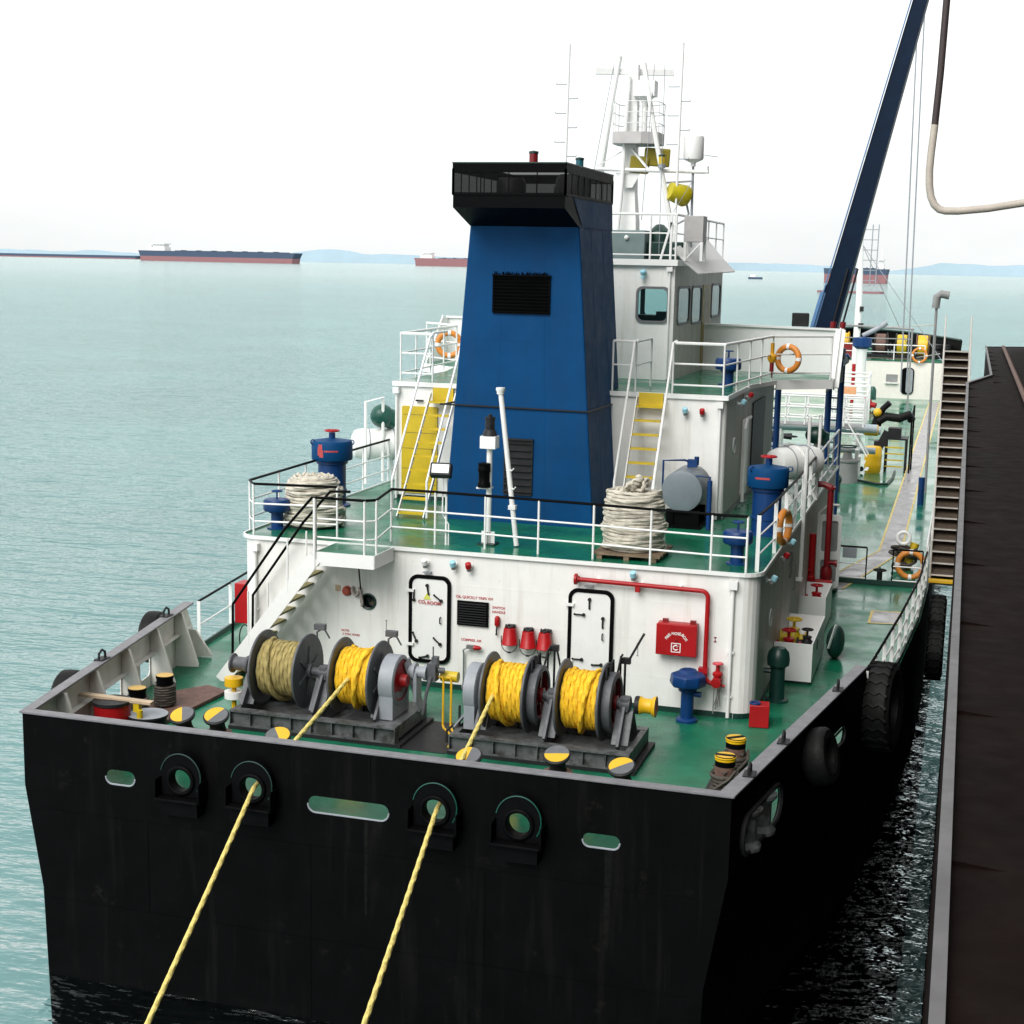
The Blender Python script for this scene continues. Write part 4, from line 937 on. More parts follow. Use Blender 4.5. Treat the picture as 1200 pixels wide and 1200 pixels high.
def bollard2():
    t = thing('bollard', 'x', 'bollard', (0,0,0), 'mooring bitts on the aft deck')
    mb = MB(); mb.lathe([(.20,0),(.17,.1),(.155,.3),(.155,.44)], n=22); mb.m = 1; mb.lathe([(.155,.44),(.156,.60),(.0,.60)], n=22); part('post', mb, [M_brown, M_blackp], t)
    mb = MB(); mb.lathe([(.158,.53),(.16,.53),(.16,.56),(.158,.56)], n=22); mb.add([(.148*math.cos(R(a)), .148*math.sin(R(a)), .603) for a in range(200, 341, 10)], [tuple(range(15))]); mb.add([(.148*math.cos(R(a)), .148*math.sin(R(a)), .603) for a in range(20, 161, 10)], [tuple(range(15))]); part('yellow_band', mb, M_yellow, t)
    mb = MB(); mb.lathe([(.157,.565),(.165,.57),(.165,.585),(.157,.59)], n=22); part('yellow_band', mb, M_yellow, t)
    mb = MB(); mb.helix((0,0,0), (0,0,1), .19, .04, .34, 5, .03, 28, n=7, jit=.02); mb.tube([(.17,-.1,.40),(.1,-.22,.30),(-.15,-.24,.10),(-.30,-.18,.02)], .022, 6); mb.tube([(-.17,0,.42),(.02,-.18,.36),(.17,0,.44),(0,.18,.45)], .022, 6, closed=True); part('rope_turns', mb, M_brope, t)
    return t
b2 = bollard2(); b2.location = (5.06,-3.86,0); b2['label'] = 'rope wrapped bitt with yellow bands nearer the starboard stern corner'
dup(b2, (5.08,-2.93,0), 'rope wrapped bitt with yellow bands farther from the starboard stern corner', R(40))
mb = MB(); mb.prism([(-5.35,-4.5),(-4.5,-4.45),(-4.35,-1.75),(-4.85,-1.55),(-5.3,-2.2)], .004, .07); solo('bitt_base', mb, M_brown, 'rusty brown base plate under the wire wrapped port bitts', 'base plate', (-4.9,-3,0), world=True, bevel=.01)
mb = MB(); mb.box(4.78,5.36,-4.2,-2.6,.004,.05); solo('bitt_base', mb, M_dark, 'dark base plate under the yellow banded starboard bitts', 'base plate', (5.07,-3.4,0), world=True)
for (x, y, lb, mm) in ((3.33,-5.35,'small pale green pipe cap right of the roller in front of the right winch', M_green),(5.22,-5.75,'small pale green pipe cap in the starboard stern corner', M_green),(-2.55,-5.9,'small green pipe cap behind the port part of the stern bulwark', M_green)):
    mb = MB(); mb.lathe([(.09,0),(.09,.20),(.17,.20),(.17,.23),(.06,.25),(.05,.29),(0,.29)], n=18); solo('sounding_pipe', mb, mat('seafoam', (.10,.36,.26), .5), lb, 'pipe cap', (x,y,0))
# reels in the port stern corner
t = thing('cable_reel', 'black reel with a grey disc top in the port stern corner', 'reel', (-4.22,-4.75,0), world=True)
mb = MB(); mb.lathe([(.30,0),(.30,.46),(.33,.47),(.33,.50),(.0,.50)], (-4.22,-4.75,0), n=30); part('body', mb, M_dark, t); mb = MB(); mb.lathe([(0,.503),(.325,.503)], (-4.22,-4.75,0), n=30); part('disc_top', mb, M_greylt, t)
t = thing('paint_drum', 'red drum with a black lid under a plank in the port stern corner', 'drum', (-4.72,-5.0,0), world=True)
mb = MB(); mb.lathe([(.29,0),(.30,.03),(.29,.06),(.29,.70),(0,.70)], (-4.72,-5.0,0), n=28); part('body', mb, M_red, t); mb = MB(); mb.lathe([(.31,.70),(.31,.75),(.0,.76)], (-4.72,-5.0,0), n=28); part('lid', mb, M_dark, t)
t = thing('plank', 'pale wooden plank with a brass fitting lying across the port corner drums', 'plank', (-4.6,-5.0,.76), world=True)
mb = MB(); mb.bar((-5.3,-5.0,.79),(-4.05,-4.9,.74),.14,.04); part('board', mb, M_woodlt, t)
mb = MB(); mb.cbox((-4.30,-4.93,.66),(.10,.10,.16)); mb.lathe([(0,0),(.05,0),(.05,.13),(0,.13)], (-4.22,-5.0,.5), n=10); part('fitting', mb, M_yelold, t)

# ------------------------------------------------------------------ house roof equipment
def rope_coil(name, label, x, y, z, R_, h, r, group, knot=True, pallet=True):
    t = thing(name, label, 'rope coil', (x,y,z), group)
    layers = int(h/(2*r*.85))
    mb = MB(); pts = []
    for l in range(layers):
        zc = (.13 if pallet else .01)+r+l*2*r*.85; ra = R_*(1-.10*abs(l/layers-.35)-.12*(l/layers)**3)
        ph = random.random()*6; e = random.uniform(.02,.06); ox, oy = random.uniform(-.02,.02), random.uniform(-.02,.02)
        N = 110
        for i in range(N):
            a = 2*PI*i/N
            rr = ra*(1+e*math.sin(2*a+ph)+.015*math.sin(5*a+ph*2))
            pts.append((ox+rr*math.cos(a), oy+rr*math.sin(a), zc+2*r*.85*i/N+.012*math.sin(3*a+ph)))
    mb.tube(pts, r, 9, lobes=3, twist=16, amp=.15)
    for k in range(3):   # inner turns on top
        ra = R_*(.66-.2*k); zc = .13+layers*2*r*.85-.02
        mb.tube([(ra*math.cos(2*PI*i/28), ra*math.sin(2*PI*i/28), zc+.03*math.sin(3*i)) for i in range(28)], r, 9, closed=True, lobes=3, twist=26)
    mb.lathe([(R_*.86,.13),(R_*.80,.13+h*.9),(0,.13+h*.92)], n=20)
    part('coil', mb, M_wrope, t)
    if knot:
        mb = MB(); zc = .13+h+.02
        for k in range(7):
            c = V((random.uniform(-.15,.15), random.uniform(-.12,.12), zc+.05+.02*k)); ax = V((random.uniform(-1,1), random.uniform(-1,1), random.uniform(.3,1.2))).normalized(); M = ax.to_track_quat('Z','Y').to_matrix(); q = random.uniform(.10,.17)
            mb.tube([c+M @ V((q*math.cos(2*PI*i/20), q*.7*math.sin(2*PI*i/20), .03*math.sin(i))) for i in range(20)], r, 9, closed=True, lobes=3, twist=26)
        part('loose_end', mb, M_wrope, t)
    if pallet:
        mb = MB()
        for i in range(5): mb.box(-.62, .62, -.62+i*.26, -.42+i*.26, .08, .12)
        for s in (-.5, 0, .5): mb.box(s-.05, s+.05, -.6, .6, .002, .08)
        part('pallet', mb, M_wood, t, flat=True)
    return t
rope_coil('rope_coil', 'tall neat white rope coil on a pallet in front of the starboard ladder', 2.50, 1.02, 2.6, .56, 1.05, .034, 'white rope coils on the house roof')
rope_coil('rope_coil', 'loose white rope coil on the port corner of the house roof', -4.12, 1.55, 2.6, .58, .92, .034, 'white rope coils on the house roof', knot=False, pallet=False)
def ventilator(x, y, z, label, h1, h2, r, rw, stripe):
    t = thing('ventilator', label, 'ventilator', (x,y,z), 'big blue mushroom ventilators')
    mb = MB(); mb.lathe([(r+.10,0),(r+.10,.03),(r,.05),(r,.3),(r+.02,.31),(r+.02,.36),(r,.37),(r,h1-.12),(r+.04,h1-.1),(r+.04,h1-.04),(r,h1)], n=30); part('trunk', mb, M_bluedk, t)
    mb = MB(); mb.lathe([(r-.02,h1-.02),(rw-.01,h1-.02),(rw,h1),(rw,h2-.05),(rw-.03,h2-.01),(.1,h2+.04),(0,h2+.04)], n=34); hd = part('head', mb, M_blue, t)
    mb = MB(); mb.cyl((0,0,h2),(0,0,h2+.16),.07,12); part('spindle', mb, M_bluedk, hd)
    mb = MB(); mb.tor((0,0,h2+.2),(0,0,1),.15,.018,22,6)
    for i in range(4): mb.cyl((0,0,h2+.19),(.15*math.cos(i*PI/2),.15*math.sin(i*PI/2),h2+.2),.012,5)
    mb.lathe([(0,0),(.05,0),(.04,.04),(0,.05)], (0,0,h2+.18), n=10)
    part('handwheel', mb, M_red, hd)
    mb = MB(); mb.tor((rw+.02,0,h2-.03),(0,1,0),.05,.014,12,5); mb.tor((-rw*.7,-rw*.7,h2-.03),(1,-1,0),.05,.014,12,5); part('lifting_lug', mb, M_bluedk, hd)
    return t
v1 = ventilator(4.50,4.27,2.6,'big blue ventilator with a red handwheel on the starboard side of the roof', .98, 1.36, .29, .41, 0)
v2 = ventilator(-4.82,4.05,2.6,'big blue ventilator with a faded red mark on the port side of the roof', 1.02, 1.42, .30, .44, 1)
def curved_mark(parent, rr, a0, a1, pts):
    mb = MB()
    for (u0, u1, z0, z1) in pts:
        k = 6; vs = []
        for i in range(k+1):
            a = R(a0+(a1-a0)*(u0+(u1-u0)*i/k)); vs += [(rr*math.cos(a), rr*math.sin(a), z0), (rr*math.cos(a), rr*math.sin(a), z1)]
        mb.add(vs, [(2*i, 2*i+2, 2*i+3, 2*i+1) for i in range(k)])
    part('painted_mark', mb, mat('faded_red', (.42,.05,.05), .5), parent, flat=True)
curved_mark(v2, .4435, -110, -35, [(0,.14,1.12,1.30),(.04,.2,1.18,1.36),(.08,.24,1.08,1.24),(.28,.80,1.20,1.235)])
curved_mark(v1, .4135, -120, -60, [(.0,.7,1.14,1.18)])
def small_vent(x, y, z, label, h, s=1., m=M_bluedk):
    t = thing('vent_pipe', label, 'vent pipe', (x,y,z), 'small blue vent pipes')
    mb = MB(); mb.lathe([(.20*s,0),(.20*s,.02),(.12*s,.03),(.12*s,h-.30*s),(.16*s,h-.29*s),(.16*s,h-.25*s),(.12*s,h-.24*s)], n=18); part('pipe', mb, m, t)
    mb = MB(); mb.lathe([(.12*s,h-.25*s),(.25*s,h-.25*s),(.27*s,h-.22*s),(.27*s,h-.06*s),(.24*s,h-.02*s),(0,h)], n=18); hd = part('head', mb, m, t)
    mb = MB(); mb.cyl((0,0,h-.02),(0,0,h+.14),.02,6); mb.tor((0,0,h+.14),(0,0,1),.10,.014,16,5); mb.cyl((-.1,0,h+.14),(.1,0,h+.14),.01,4); part('handwheel', mb, m, hd)
    return t
small_vent(4.42,.95,2.6,'small blue vent pipe at the starboard aft corner of the house roof',.62)
small_vent(-4.66,1.0,2.6,'small blue vent pipe behind the port aft corner railing',.60)
small_vent(2.95,8.6,5.22,'small blue vent pipe on the bridge deck beside the wheelhouse',.62,1.1)

# lamps on the roof
t = thing('signal_light_post', 'white post carrying two black stern lanterns in front of the funnel', 'lamp post', (-.29,.98,2.6), world=True)
x, y = -.29, .98
mb = MB(); mb.cyl((x,y,2.6),(x,y,4.55),.055,12); mb.bar((x,y,2.62),(x,y,2.85),.26,.02); mb.bar((x,y,2.62),(x,y,2.85),.02,.26); mb.box(x-.22,x+.06,y-.1,y+.1,3.66,3.69); part('post', mb, M_whiteclean, t)
mb = MB(); mb.box(x-.17,x+.17,y-.17,y+.17,2.602,2.63); part('foot_plate', mb, M_dkgreen, t)
mb = MB(); mb.lathe([(0,0),(.12,0),(.12,.08),(.105,.10),(.105,.28),(.12,.30),(.12,.36),(.115,.37),(.115,.44),(.12,.45),(.0,.47)], (x-.07,y-.09,3.70), n=16); part('lantern', mb, M_blackp, t)
mb = MB(); mb.box(x-.15,x+.15,y-.14,y+.12,4.43,4.66); part('lamp_base', mb, M_whiteclean, t)
mb = MB(); mb.lathe([(.14,0),(.11,.10),(.09,.12),(.09,.30),(.10,.31),(.10,.35),(.04,.36),(.04,.40),(0,.40)], (x,y,4.66), n=16); part('lantern', mb, M_dark, t)
t = thing('flagstaff', 'leaning white flagstaff with a round cap in front of the funnel', 'flagstaff', (.30,.95,2.6), world=True)
a, b = V((.28,.95,2.62)), V((-.12,1.05,5.50))
mb = MB(); mb.tube([a,b], .05, 10); mb.lathe([(0,-.06),(.07,-.06),(.07,-.02),(.09,.02),(.085,.06),(0,.07)], b, n=14); part('pole', mb, M_whiteclean, t)
mb = MB()
for f in (.38, .50): 
    p = a.lerp(b, f); mb.tube([p, p+V((.08,-.05,-.03)), p+V((.12,-.06,.02))], .014, 5)
p = a.lerp(b,.25); mb.cbox(p, (.14,.12,.08)); part('cleat', mb, M_whiteclean, t)
t = thing('floodlight', 'rectangular floodlight on a thin bracket by the port ladder', 'floodlight', (-1.05,.55,3.0), world=True)
mb = MB(); M = Matrix.Translation((-1.08,.5,4.03)) @ Euler((R(-28),0,R(8))).to_matrix().to_4x4()
mb.box(-.20,.20,-.06,.12,-.13,.13, M); hs_ = part('housing', mb, M_dark, t, bevel=.02)
mb = MB(); mb.box(-.16,.16,-.066,-.061,-.08,.09, M); part('lens', mb, M_whiteclean, hs_)
mb = MB(); mb.tube([(-1.0,.6,2.6),(-1.0,.6,3.85)], .022, 6); mb.tube([(-.95,.6,2.6),(-.95,.6,3.0),(-1.08,.6,3.2),(-1.06,.6,3.9)], .014, 6); part('bracket', mb, M_whiteclean, t)

# air tank by the starboard ladder
t = thing('air_tank', 'grey horizontal cylinder tank on a black stand against the upper house wall', 'tank', (2.80,4.6,2.6), world=True)
mb = MB(); mb.lathe([(0,-.03),(.34,-.025),(.415,0),(.42,.03),(.42,1.1),(.36,1.22),(0,1.25)], (2.80,4.1,3.37), (0,1,0), 34); part('vessel', mb, M_greylt if False else mat('tank_grey', (.16,.19,.215), .45, var=.1), t)
mb = MB()
for y in (4.25, 5.05): mb.box(2.48,3.14,y-.05,y+.05,2.62,2.98)
mb.box(2.45,3.2,4.15,5.2,2.602,2.68); mb.cyl((2.7,4.3,2.85),(3.0,4.3,2.85),.1,10); mb.cyl((2.62,4.18,2.66),(2.62,4.18,3.0),.03,6); part('stand', mb, M_blackp, t)
mb = MB(); mb.tube([(2.36,4.35,3.1),(2.36,4.35,3.95),(2.75,4.6,3.95),(2.85,4.7,3.9)], .022, 7); mb.cbox((2.90,4.7,3.88),(.2,.14,.16)); mb.cyl((2.98,4.7,3.85),(2.98,4.7,4.02),.05,10)
mb.tube([(2.85,4.2,3.70),(3.35,4.2,3.68),(3.35,4.2,2.65)], .024, 7); part('pipework', mb, M_bluedk, t)
mb = MB(); mb.cyl((3.36,4.15,2.62),(3.36,4.15,3.62),.05,10); part('gauge_column', mb, M_bluedk, t)

# wall lamps (one kind, light blue and red hoods)
def wall_lamp(p, axis, m, label):
    t = thing('wall_lamp', label, 'wall lamp', p, 'small hooded wall lamps')
    ax = V(axis)
    mb = MB(); mb.lathe([(0,0),(.06,0),(.05,.02),(0,.03)], (0,0,0), axis, 12); mb.tube([(0,0,0), ax*.08, ax*.12+V((0,0,-.04))], .025, 7); part('bracket', mb, M_whiteclean, t)
    mb = MB(); c = ax*.13; mb.lathe([(.035,.10),(.055,.09),(.06,0),(.055,-.005)], c, (ax.x*.5,ax.y*.5,1), 14); mb.lathe([(0,.105),(.035,.10)], c, (ax.x*.5,ax.y*.5,1), 14); part('hood', mb, m, t)
    mb = MB(); mb.lathe([(.045,0),(.045,-.07),(.0,-.09)], c, (ax.x*.5,ax.y*.5,1), 12); part('lens', mb, M_greytext, t)
for p, ax, m, lb in [((-.60,-.0,2.37),(0,-1,0),M_cyan,'pale blue wall lamp left of the red one above the louvre panel'),((-.30,-.0,2.36),(0,-1,0),M_red,'red wall lamp above the louvre panel between the two doors'),((2.76,-.0,2.44),(0,-1,0),M_cyan,'pale blue wall lamp over the red pipe right of the second door'),((2.58,5.5,4.86),(0,-1,0),M_cyan,'pale blue wall lamp beside the top of the starboard ladder'),((2.94,5.5,4.85),(0,-1,0),M_red,'red wall lamp on the upper house beside the ladder'),((4.95,1.0,2.33),(1,0,0),M_cyan,'pale blue lamp on the dark starboard wall nearest the corner'),((4.95,2.85,2.42),(1,0,0),M_red,'red lamp on the dark starboard wall under the lifebuoy'),((4.95,3.9,2.5),(1,0,0),M_cyan,'pale blue lamp on the starboard wall under the roof rail farther forward'),((3.43,6.9,4.95),(1,0,0),M_cyan,'pale blue lamp under the bridge wing nearest the corner'),((3.43,8.0,5.02),(1,0,0),M_red,'red lamp high under the bridge wing'),((-1.15,0,2.36),(0,-1,0),M_whiteclean,'small white wall lamp above the CO2 door')]:
    wall_lamp(p, ax, m, lb)

# wall fittings aft
t = thing('switch_handle', 'small red switch with a dark lever under the switch handle lettering', 'switch', (.24,-.03,1.30), world=True)
mb = MB(); mb.lathe([(0,.11),(.03,.10),(.05,.06),(.05,-.06),(.03,-.09),(0,-.1)], (.24,-.05,1.38), n=12); part('body', mb, M_red, t); mb = MB(); mb.tube([(.24,-.06,1.30),(.235,-.07,1.2),(.235,-.07,1.15)], .016, 6); mb.sphere((.235,-.07,1.14), .022, 8); part('lever', mb, M_dark, t)
def bucket():
    t = thing('fire_bucket', 'x', 'fire bucket', (0,0,0), 'red fire buckets hung on the wall')
    mb = MB(); mb.lathe([(.0,.15),(.105,.15),(.11,.14),(.145,-.13),(.155,-.14),(.15,-.15),(.13,-.14),(.0,-.12)], n=24); part('body', mb, M_red, t)
    mb = MB(); mb.tube([(.15*math.cos(R(a)), -.02, -.13+.17*math.sin(R(a))) for a in range(180, 361, 12)], .008, 5); mb.tube([(-.15,-.02,-.13),(-.155,-.02,.0)], .010, 5); mb.cyl((-.03,-.02,-.30),(.03,-.02,-.30),.018,8); part('handle', mb, M_dark, t)
    mb = MB(); mb.tube([(-.08,.02,.13),(-.07,.0,.20),(.0,-.02,.16),(.07,.0,.21),(.08,.03,.14)], .025, 6); mb.cbox((0,.1,.17),(.14,.08,.05)); part('hook', mb, M_dark, t)
    return t
bk = bucket(); bk.location = (.52,-.17,1.16); bk['label'] = 'red upturned fire bucket left of three on the house wall'
dup(bk, (.87,-.17,1.13), 'red upturned fire bucket in the middle of three on the house wall', .15)
dup(bk, (1.18,-.17,1.13), 'red upturned fire bucket right of three, nearest the second door', -.2)
t = thing('fire_alarm', 'round red alarm bell with a small sign and hanging hose beside the porthole', 'alarm', (-2.75,-.03,1.6), world=True)
mb = MB(); mb.lathe([(0,.09),(.06,.085),(.09,.05),(.10,0)], (-2.74,-.003,1.70), (0,-1,0), 18); part('bell', mb, mat('bell_red', (.40,.07,.04), .4), t)
mb = MB(); mb.box(-2.98,-2.88,-.012,-.002,1.68,1.80); part('sign_plate', mb, mat('tan_plate', (.55,.42,.28), .5), t)
mb = MB(); mb.tube([(-2.62,-.05,1.80),(-2.60,-.08,1.70),(-2.52,-.09,1.64),(-2.46,-.09,1.72)], .035, 8); mb.tube([(-2.48,-.06,1.80),(-2.43,-.08,1.66),(-2.40,-.08,1.52),(-2.42,-.08,1.44)], .025, 7); part('hose', mb, mat('grey_pink', (.35,.30,.28), .6), t)
t = thing('fire_hose_box', 'red fire hose box with white arched lettering on the right of the house wall', 'hose box', (3.59,-.1,1.1), world=True)
mb = MB(); mb.box(3.24,3.94,-.20,-.01,1.09,1.67); part('box', mb, M_red, t, bevel=.012)
mb = MB(); mb.box(3.225,3.945,-.225,-.202,1.10,1.655); lid = part('lid', mb, M_red, t, bevel=.008)
mb = MB(); mb.cbox((3.37,-.13,1.70),(.10,.07,.07)); mb.cbox((3.86,-.13,1.70),(.10,.07,.07)); part('hinge', mb, M_reddk, t)
for s, ang in (('FIRE', 50), ('HOSE', 0), ('BOX', -50)):
    rr2 = .19; c = V((3.585+rr2*math.sin(R(-ang)), -.228, 1.335+rr2*math.cos(R(ang))*.85))
    text(s, .068, c, M_whiteclean, lid, rot=Matrix.Rotation(R(-ang), 4, 'Y') @ Matrix.Rotation(PI/2, 4, 'X'))
mb = MB(); mb.plate([(3.50,1.16),(3.67,1.16),(3.67,1.33),(3.50,1.33)], [[(3.515,1.175),(3.655,1.175),(3.655,1.315),(3.515,1.315)]], lambda x, z: (x,-.230,z), lambda x, z: (x,-.226,z))
mb.tube([(3.585+.042*math.cos(R(a)), -.229, 1.245+.042*math.sin(R(a))) for a in range(60, 331, 18)], .012, 5); mb.bar((3.60,-.229,1.25),(3.63,-.229,1.28),.018,.006); part('hose_symbol', mb, M_whiteclean, lid)
mb = MB(); mb.lathe([(0,.02),(.018,.015),(.02,0)], (3.585,-.226,1.38), (0,-1,0), 10); part('latch', mb, M_reddk, lid)
t = thing('fire_main', 'red fire pipe running over the second door and down to a red hydrant valve', 'pipe', (4.1,-.12,.5), world=True)
py = -.13
pts = [(1.75,py,2.31),(3.98,py,2.28)]+[(3.98+.12*math.sin(R(a)),py,2.16+.12*math.cos(R(a))) for a in range(15, 91, 15)]+[(4.10,py,.78)]+[(4.24-.14*math.cos(R(a)),py,.78-.14*math.sin(R(a))) for a in range(15, 91, 15)]+[(4.32,py,.64)]
mb = MB(); mb.tube(pts, .042, 12); part('pipe', mb, M_red, t)
mb = MB(); mb.lathe([(0,0),(.10,0),(.10,.04),(.06,.06),(.06,.08)], (1.70,py,2.31), (1,0,0), 20); mb.cbox((4.07,py,.86),(.16,.14,.10)); mb.cbox((2.85,py,2.22),(.08,.10,.1)); part('flange', mb, M_red, t)
mb = MB()
for x in (2.1, 2.9, 3.6): mb.cbox((x,-.06,2.30),(.05,.12,.05))
for z in (1.9, 1.2): mb.cbox((4.10,-.06,z),(.05,.12,.05))
part('clip', mb, M_whiteclean, t)
mb = MB(); mb.lathe([(.07,-.10),(.085,-.08),(.085,.02),(.06,.05),(.09,.08),(.09,.12),(.04,.16),(.03,.28),(0,.28)], (4.33,py-.02,.72), n=16); mb.cyl((4.33,py-.02,.74),(4.33,py-.17,.70),.06,14); mb.lathe([(.09,0),(.09,.03),(.0,.04)], (4.33,py-.16,.70), (0,-1,-.2), 16); mb.tube([(4.40,py,.62),(4.46,py,.60)],.03,8)
vl = part('hydrant_valve', mb, M_red, t)
mb = MB(); mb.tor((4.33,py-.02,1.01),(0,0,1),.085,.014,18,6); mb.cyl((4.25,py-.02,1.0),(4.41,py-.02,1.0),.01,5); mb.lathe([(0,0),(.07,0),(.06,.02),(0,.03)], (4.33,py-.02,1.0), n=14); part('handwheel', mb, mat('pinkish_red', (.60,.06,.08), .4), vl)
mb = MB()
for k, dx in enumerate((-.05, .02, .06)): mb.tube([(4.33+dx,py-.04,.62),(4.32+dx*.8,py-.05,.4),(4.30+dx*.5,py-.04,.10+.08*k),(4.34+dx,py-.05,.25),(4.37,py-.04,.55)], .009, 4)
part('chain', mb, M_steel, vl)
t = thing('gooseneck_vent', 'squat blue tank vent on the deck below the fire hose box', 'vent pipe', (3.86,-.42,0))
mb = MB(); mb.lathe([(.19,0),(.19,.04),(.17,.06),(.115,.07),(.115,.54),(.16,.55),(.17,.60),(.15,.64)], n=20); mb.cyl((.10,0,.50),(.24,-.02,.50),.05,10); part('pipe', mb, M_bluedk, t)
mb = MB(); mb.lathe([(.15,.62),(.30,.64),(.33,.70),(.31,.84),(.18,.88),(.15,.93),(0,.94)], n=8); part('head', mb, M_bluedk, t, bevel=.02)

# ------------------------------------------------------------------ starboard side of the deck
t = thing('sand_box', 'red steel box with a blue ring on top at the foot of the house corner', 'box', (5.1,-.25,0), rz=.12)
mb = MB(); mb.box(-.17,.17,-.16,.16,.004,.40); part('box', mb, M_red, t, bevel=.012)
mb = MB(); mb.tor((-.08,-.05,.415),(0,0,1),.08,.022,18,7); part('ring', mb, M_bluedk, t)
t = thing('mushroom_vent', 'dark green mushroom vent standing on the starboard deck by the white tray', 'vent pipe', (5.2,1.42,0))
mb = MB(); mb.lathe([(.22,0),(.22,.03),(.14,.05),(.13,.62),(.15,.64),(.15,.68)], n=18); mb.cyl((-.12,0,.55),(-.26,0,.55),.05,8); part('pipe', mb, M_dkgreen, t); mb = MB(); mb.lathe([(.14,.66),(.20,.68),(.21,.80),(.19,.92),(.12,1.0),(0,1.02)], n=18); part('cap', mb, M_dkgreen, t)
def tray(x0, x1, y0, y1, h, label):
    t = thing('valve_tray', label, 'tray', ((x0+x1)/2,(y0+y1)/2,0), 'white open trays along the starboard house wall', world=True)
    mb = MB()
    for (a, b, c, d) in ((x0,x1,y0,y0+.03),(x0,x1,y1-.03,y1),(x1-.03,x1,y0+.031,y1-.031)): mb.box(a,b,c,d,.06,h)
    mb.box(x0+.002,x1-.032,y0+.032,y1-.032,.06,.40); part('shell', mb, M_whiteclean, t, flat=True)
    mb = MB(); mb.box(x0+.05,x1-.05,y0+.05,y1-.05,.004,.06); part('plinth', mb, M_dkgreen, t); return t
tray(4.97,5.70,2.66,5.2,.80,'long white open tray holding red and yellow valves on the starboard deck')
tray(4.97,5.55,7.0,8.6,.80,'shorter white open tray farther forward holding a red fitting')
def valve(label, x, y, z, m, mw, s=1.):
    t = thing('valve', label, 'valve', (x,y,z))
    mb = MB(); mb.lathe([(.16*s,0),(.16*s,.05*s),(.10*s,.07*s),(.15*s,.18*s),(.15*s,.28*s),(.09*s,.36*s),(.12*s,.38*s),(.12*s,.42*s),(.03*s,.44*s),(.03*s,.6*s),(0,.6*s)], n=16); mb.cyl((-.24*s,0,.22*s),(.24*s,0,.22*s),.09*s,12); mb.lathe([(.14*s,0),(.14*s,.04),(0,.04)], (.22*s,0,.22*s), (1,0,0), 14); mb.lathe([(.14*s,0),(.14*s,.04),(0,.04)], (-.22*s,0,.22*s), (-1,0,0), 14); part('body', mb, m, t)
    mb = MB(); mb.tor((0,0,.6*s),(0,0,1),.14*s,.02*s,18,6); mb.cyl((-.14*s,0,.6*s),(.14*s,0,.6*s),.014*s,5); mb.cyl((0,-.14*s,.6*s),(0,.14*s,.6*s),.014*s,5); part('handwheel', mb, mw, t)
valve('red valve with red handwheel in the near end of the long white tray', 5.20,3.05,.42,M_red,M_red,.9)
valve('yellow valve with yellow handwheel behind the red one in the long white tray', 5.22,3.75,.42,M_yelold,M_yelold,1.0)
valve('dark grey valve in the outboard side of the long white tray', 5.50,3.6,.42,M_dark,M_dark,.75)
valve('red valve in the shorter white tray', 5.3,7.5,.42,M_red,M_red,.9)
t = thing('rubber_fender', 'dark green wrapped bundle leaning on the end of the long white tray', 'bundle', (6.0,4.7,0))
mb = MB(); mb.sphere((-.05,.3,.34), .34, 16, (.55,1.5,1.0)); part('bundle', mb, M_dkgreen, t); mb = MB(); mb.bar((-.15,-.2,.3),(-.02,-.3,.82),.05,.02); part('strap', mb, M_whiteclean, t)
t = thing('fire_riser', 'tall dark red fire riser pipe with valves along the starboard passage', 'pipe', (5.30,9.8,0))
mb = MB(); mb.cyl((0,0,.6),(0,0,2.75),.07,12); mb.tube([(0,0,2.72),(0,0,2.85),(-.18,0,2.9),(-.35,0,2.9)], .075, 10); mb.lathe([(.12,0),(.12,.05),(.0,.05)], (0,0,2.8), n=14); mb.lathe([(.11,0),(.14,.1),(.14,.25),(.11,.35)], (0,0,.6), n=14); mb.cyl((0,0,1.05),(.22,-.05,1.05),.05,10); mb.lathe([(.09,0),(.09,.04),(0,.04)], (.2,-.05,1.05), (1,0,0), 12); mb.cyl((0,0,.1),(0,0,.6),.08,10); part('pipe', mb, M_reddk, t)
t = thing('hose_reel', 'bright red upright hose canister beside the open passage door', 'hose canister', (5.02,9.0,0))
mb = MB(); mb.cyl((0,0,.75),(0,0,1.85),.08,12); mb.lathe([(.10,0),(.10,.1),(.08,.12)], (0,0,.75), n=12); mb.cbox((-.04,0,1.0),(.1,.2,.06)); part('canister', mb, M_red, t)
t = thing('passage_door', 'white steel door standing open in the starboard passage', 'door', (5.03,10.9,0), world=True)
mb = MB(); mb.plate(rrect(0,.62,.25,2.05,.10), [rrect(.09,.53,1.15,1.9,.06), rrect(.09,.53,.4,.95,.06)], lambda u, z: (5.0+u*.85,10.6+u*.25,z), lambda u, z: (5.0+u*.85,10.63+u*.25,z)); mb.tube([(5.0,10.58,.3),(5.0,10.58,2.1),(5.2,10.6,2.3),(5.45,10.66,2.3)], .03, 7); part('leaf', mb, M_whiteclean, t)
mb = MB(); mb.plate(rrect(.08,.54,1.14,1.91,.06), [], lambda u, z: (5.0+u*.85,10.645+u*.25,z), lambda u, z: (5.0+u*.85,10.66+u*.25,z)); mb.plate(rrect(.08,.54,.39,.96,.06), [], lambda u, z: (5.0+u*.85,10.645+u*.25,z), lambda u, z: (5.0+u*.85,10.66+u*.25,z)); part('panel', mb, M_greytext, t)
mb = MB(); mb.box(4.97,5.42,11.4,12.3,.05,1.25); solo('deck_locker', mb, M_whiteclean, 'white deck locker at the forward end of the starboard passage', 'locker', (5.2,11.9,0), world=True, bevel=.02)
mb = MB(); mb.box(5.0,5.5,9.0,9.25,.05,.75); solo('red_locker', mb, M_red, 'small dull red box behind the shorter white tray', 'box', (5.2,9.1,0), world=True, bevel=.02)
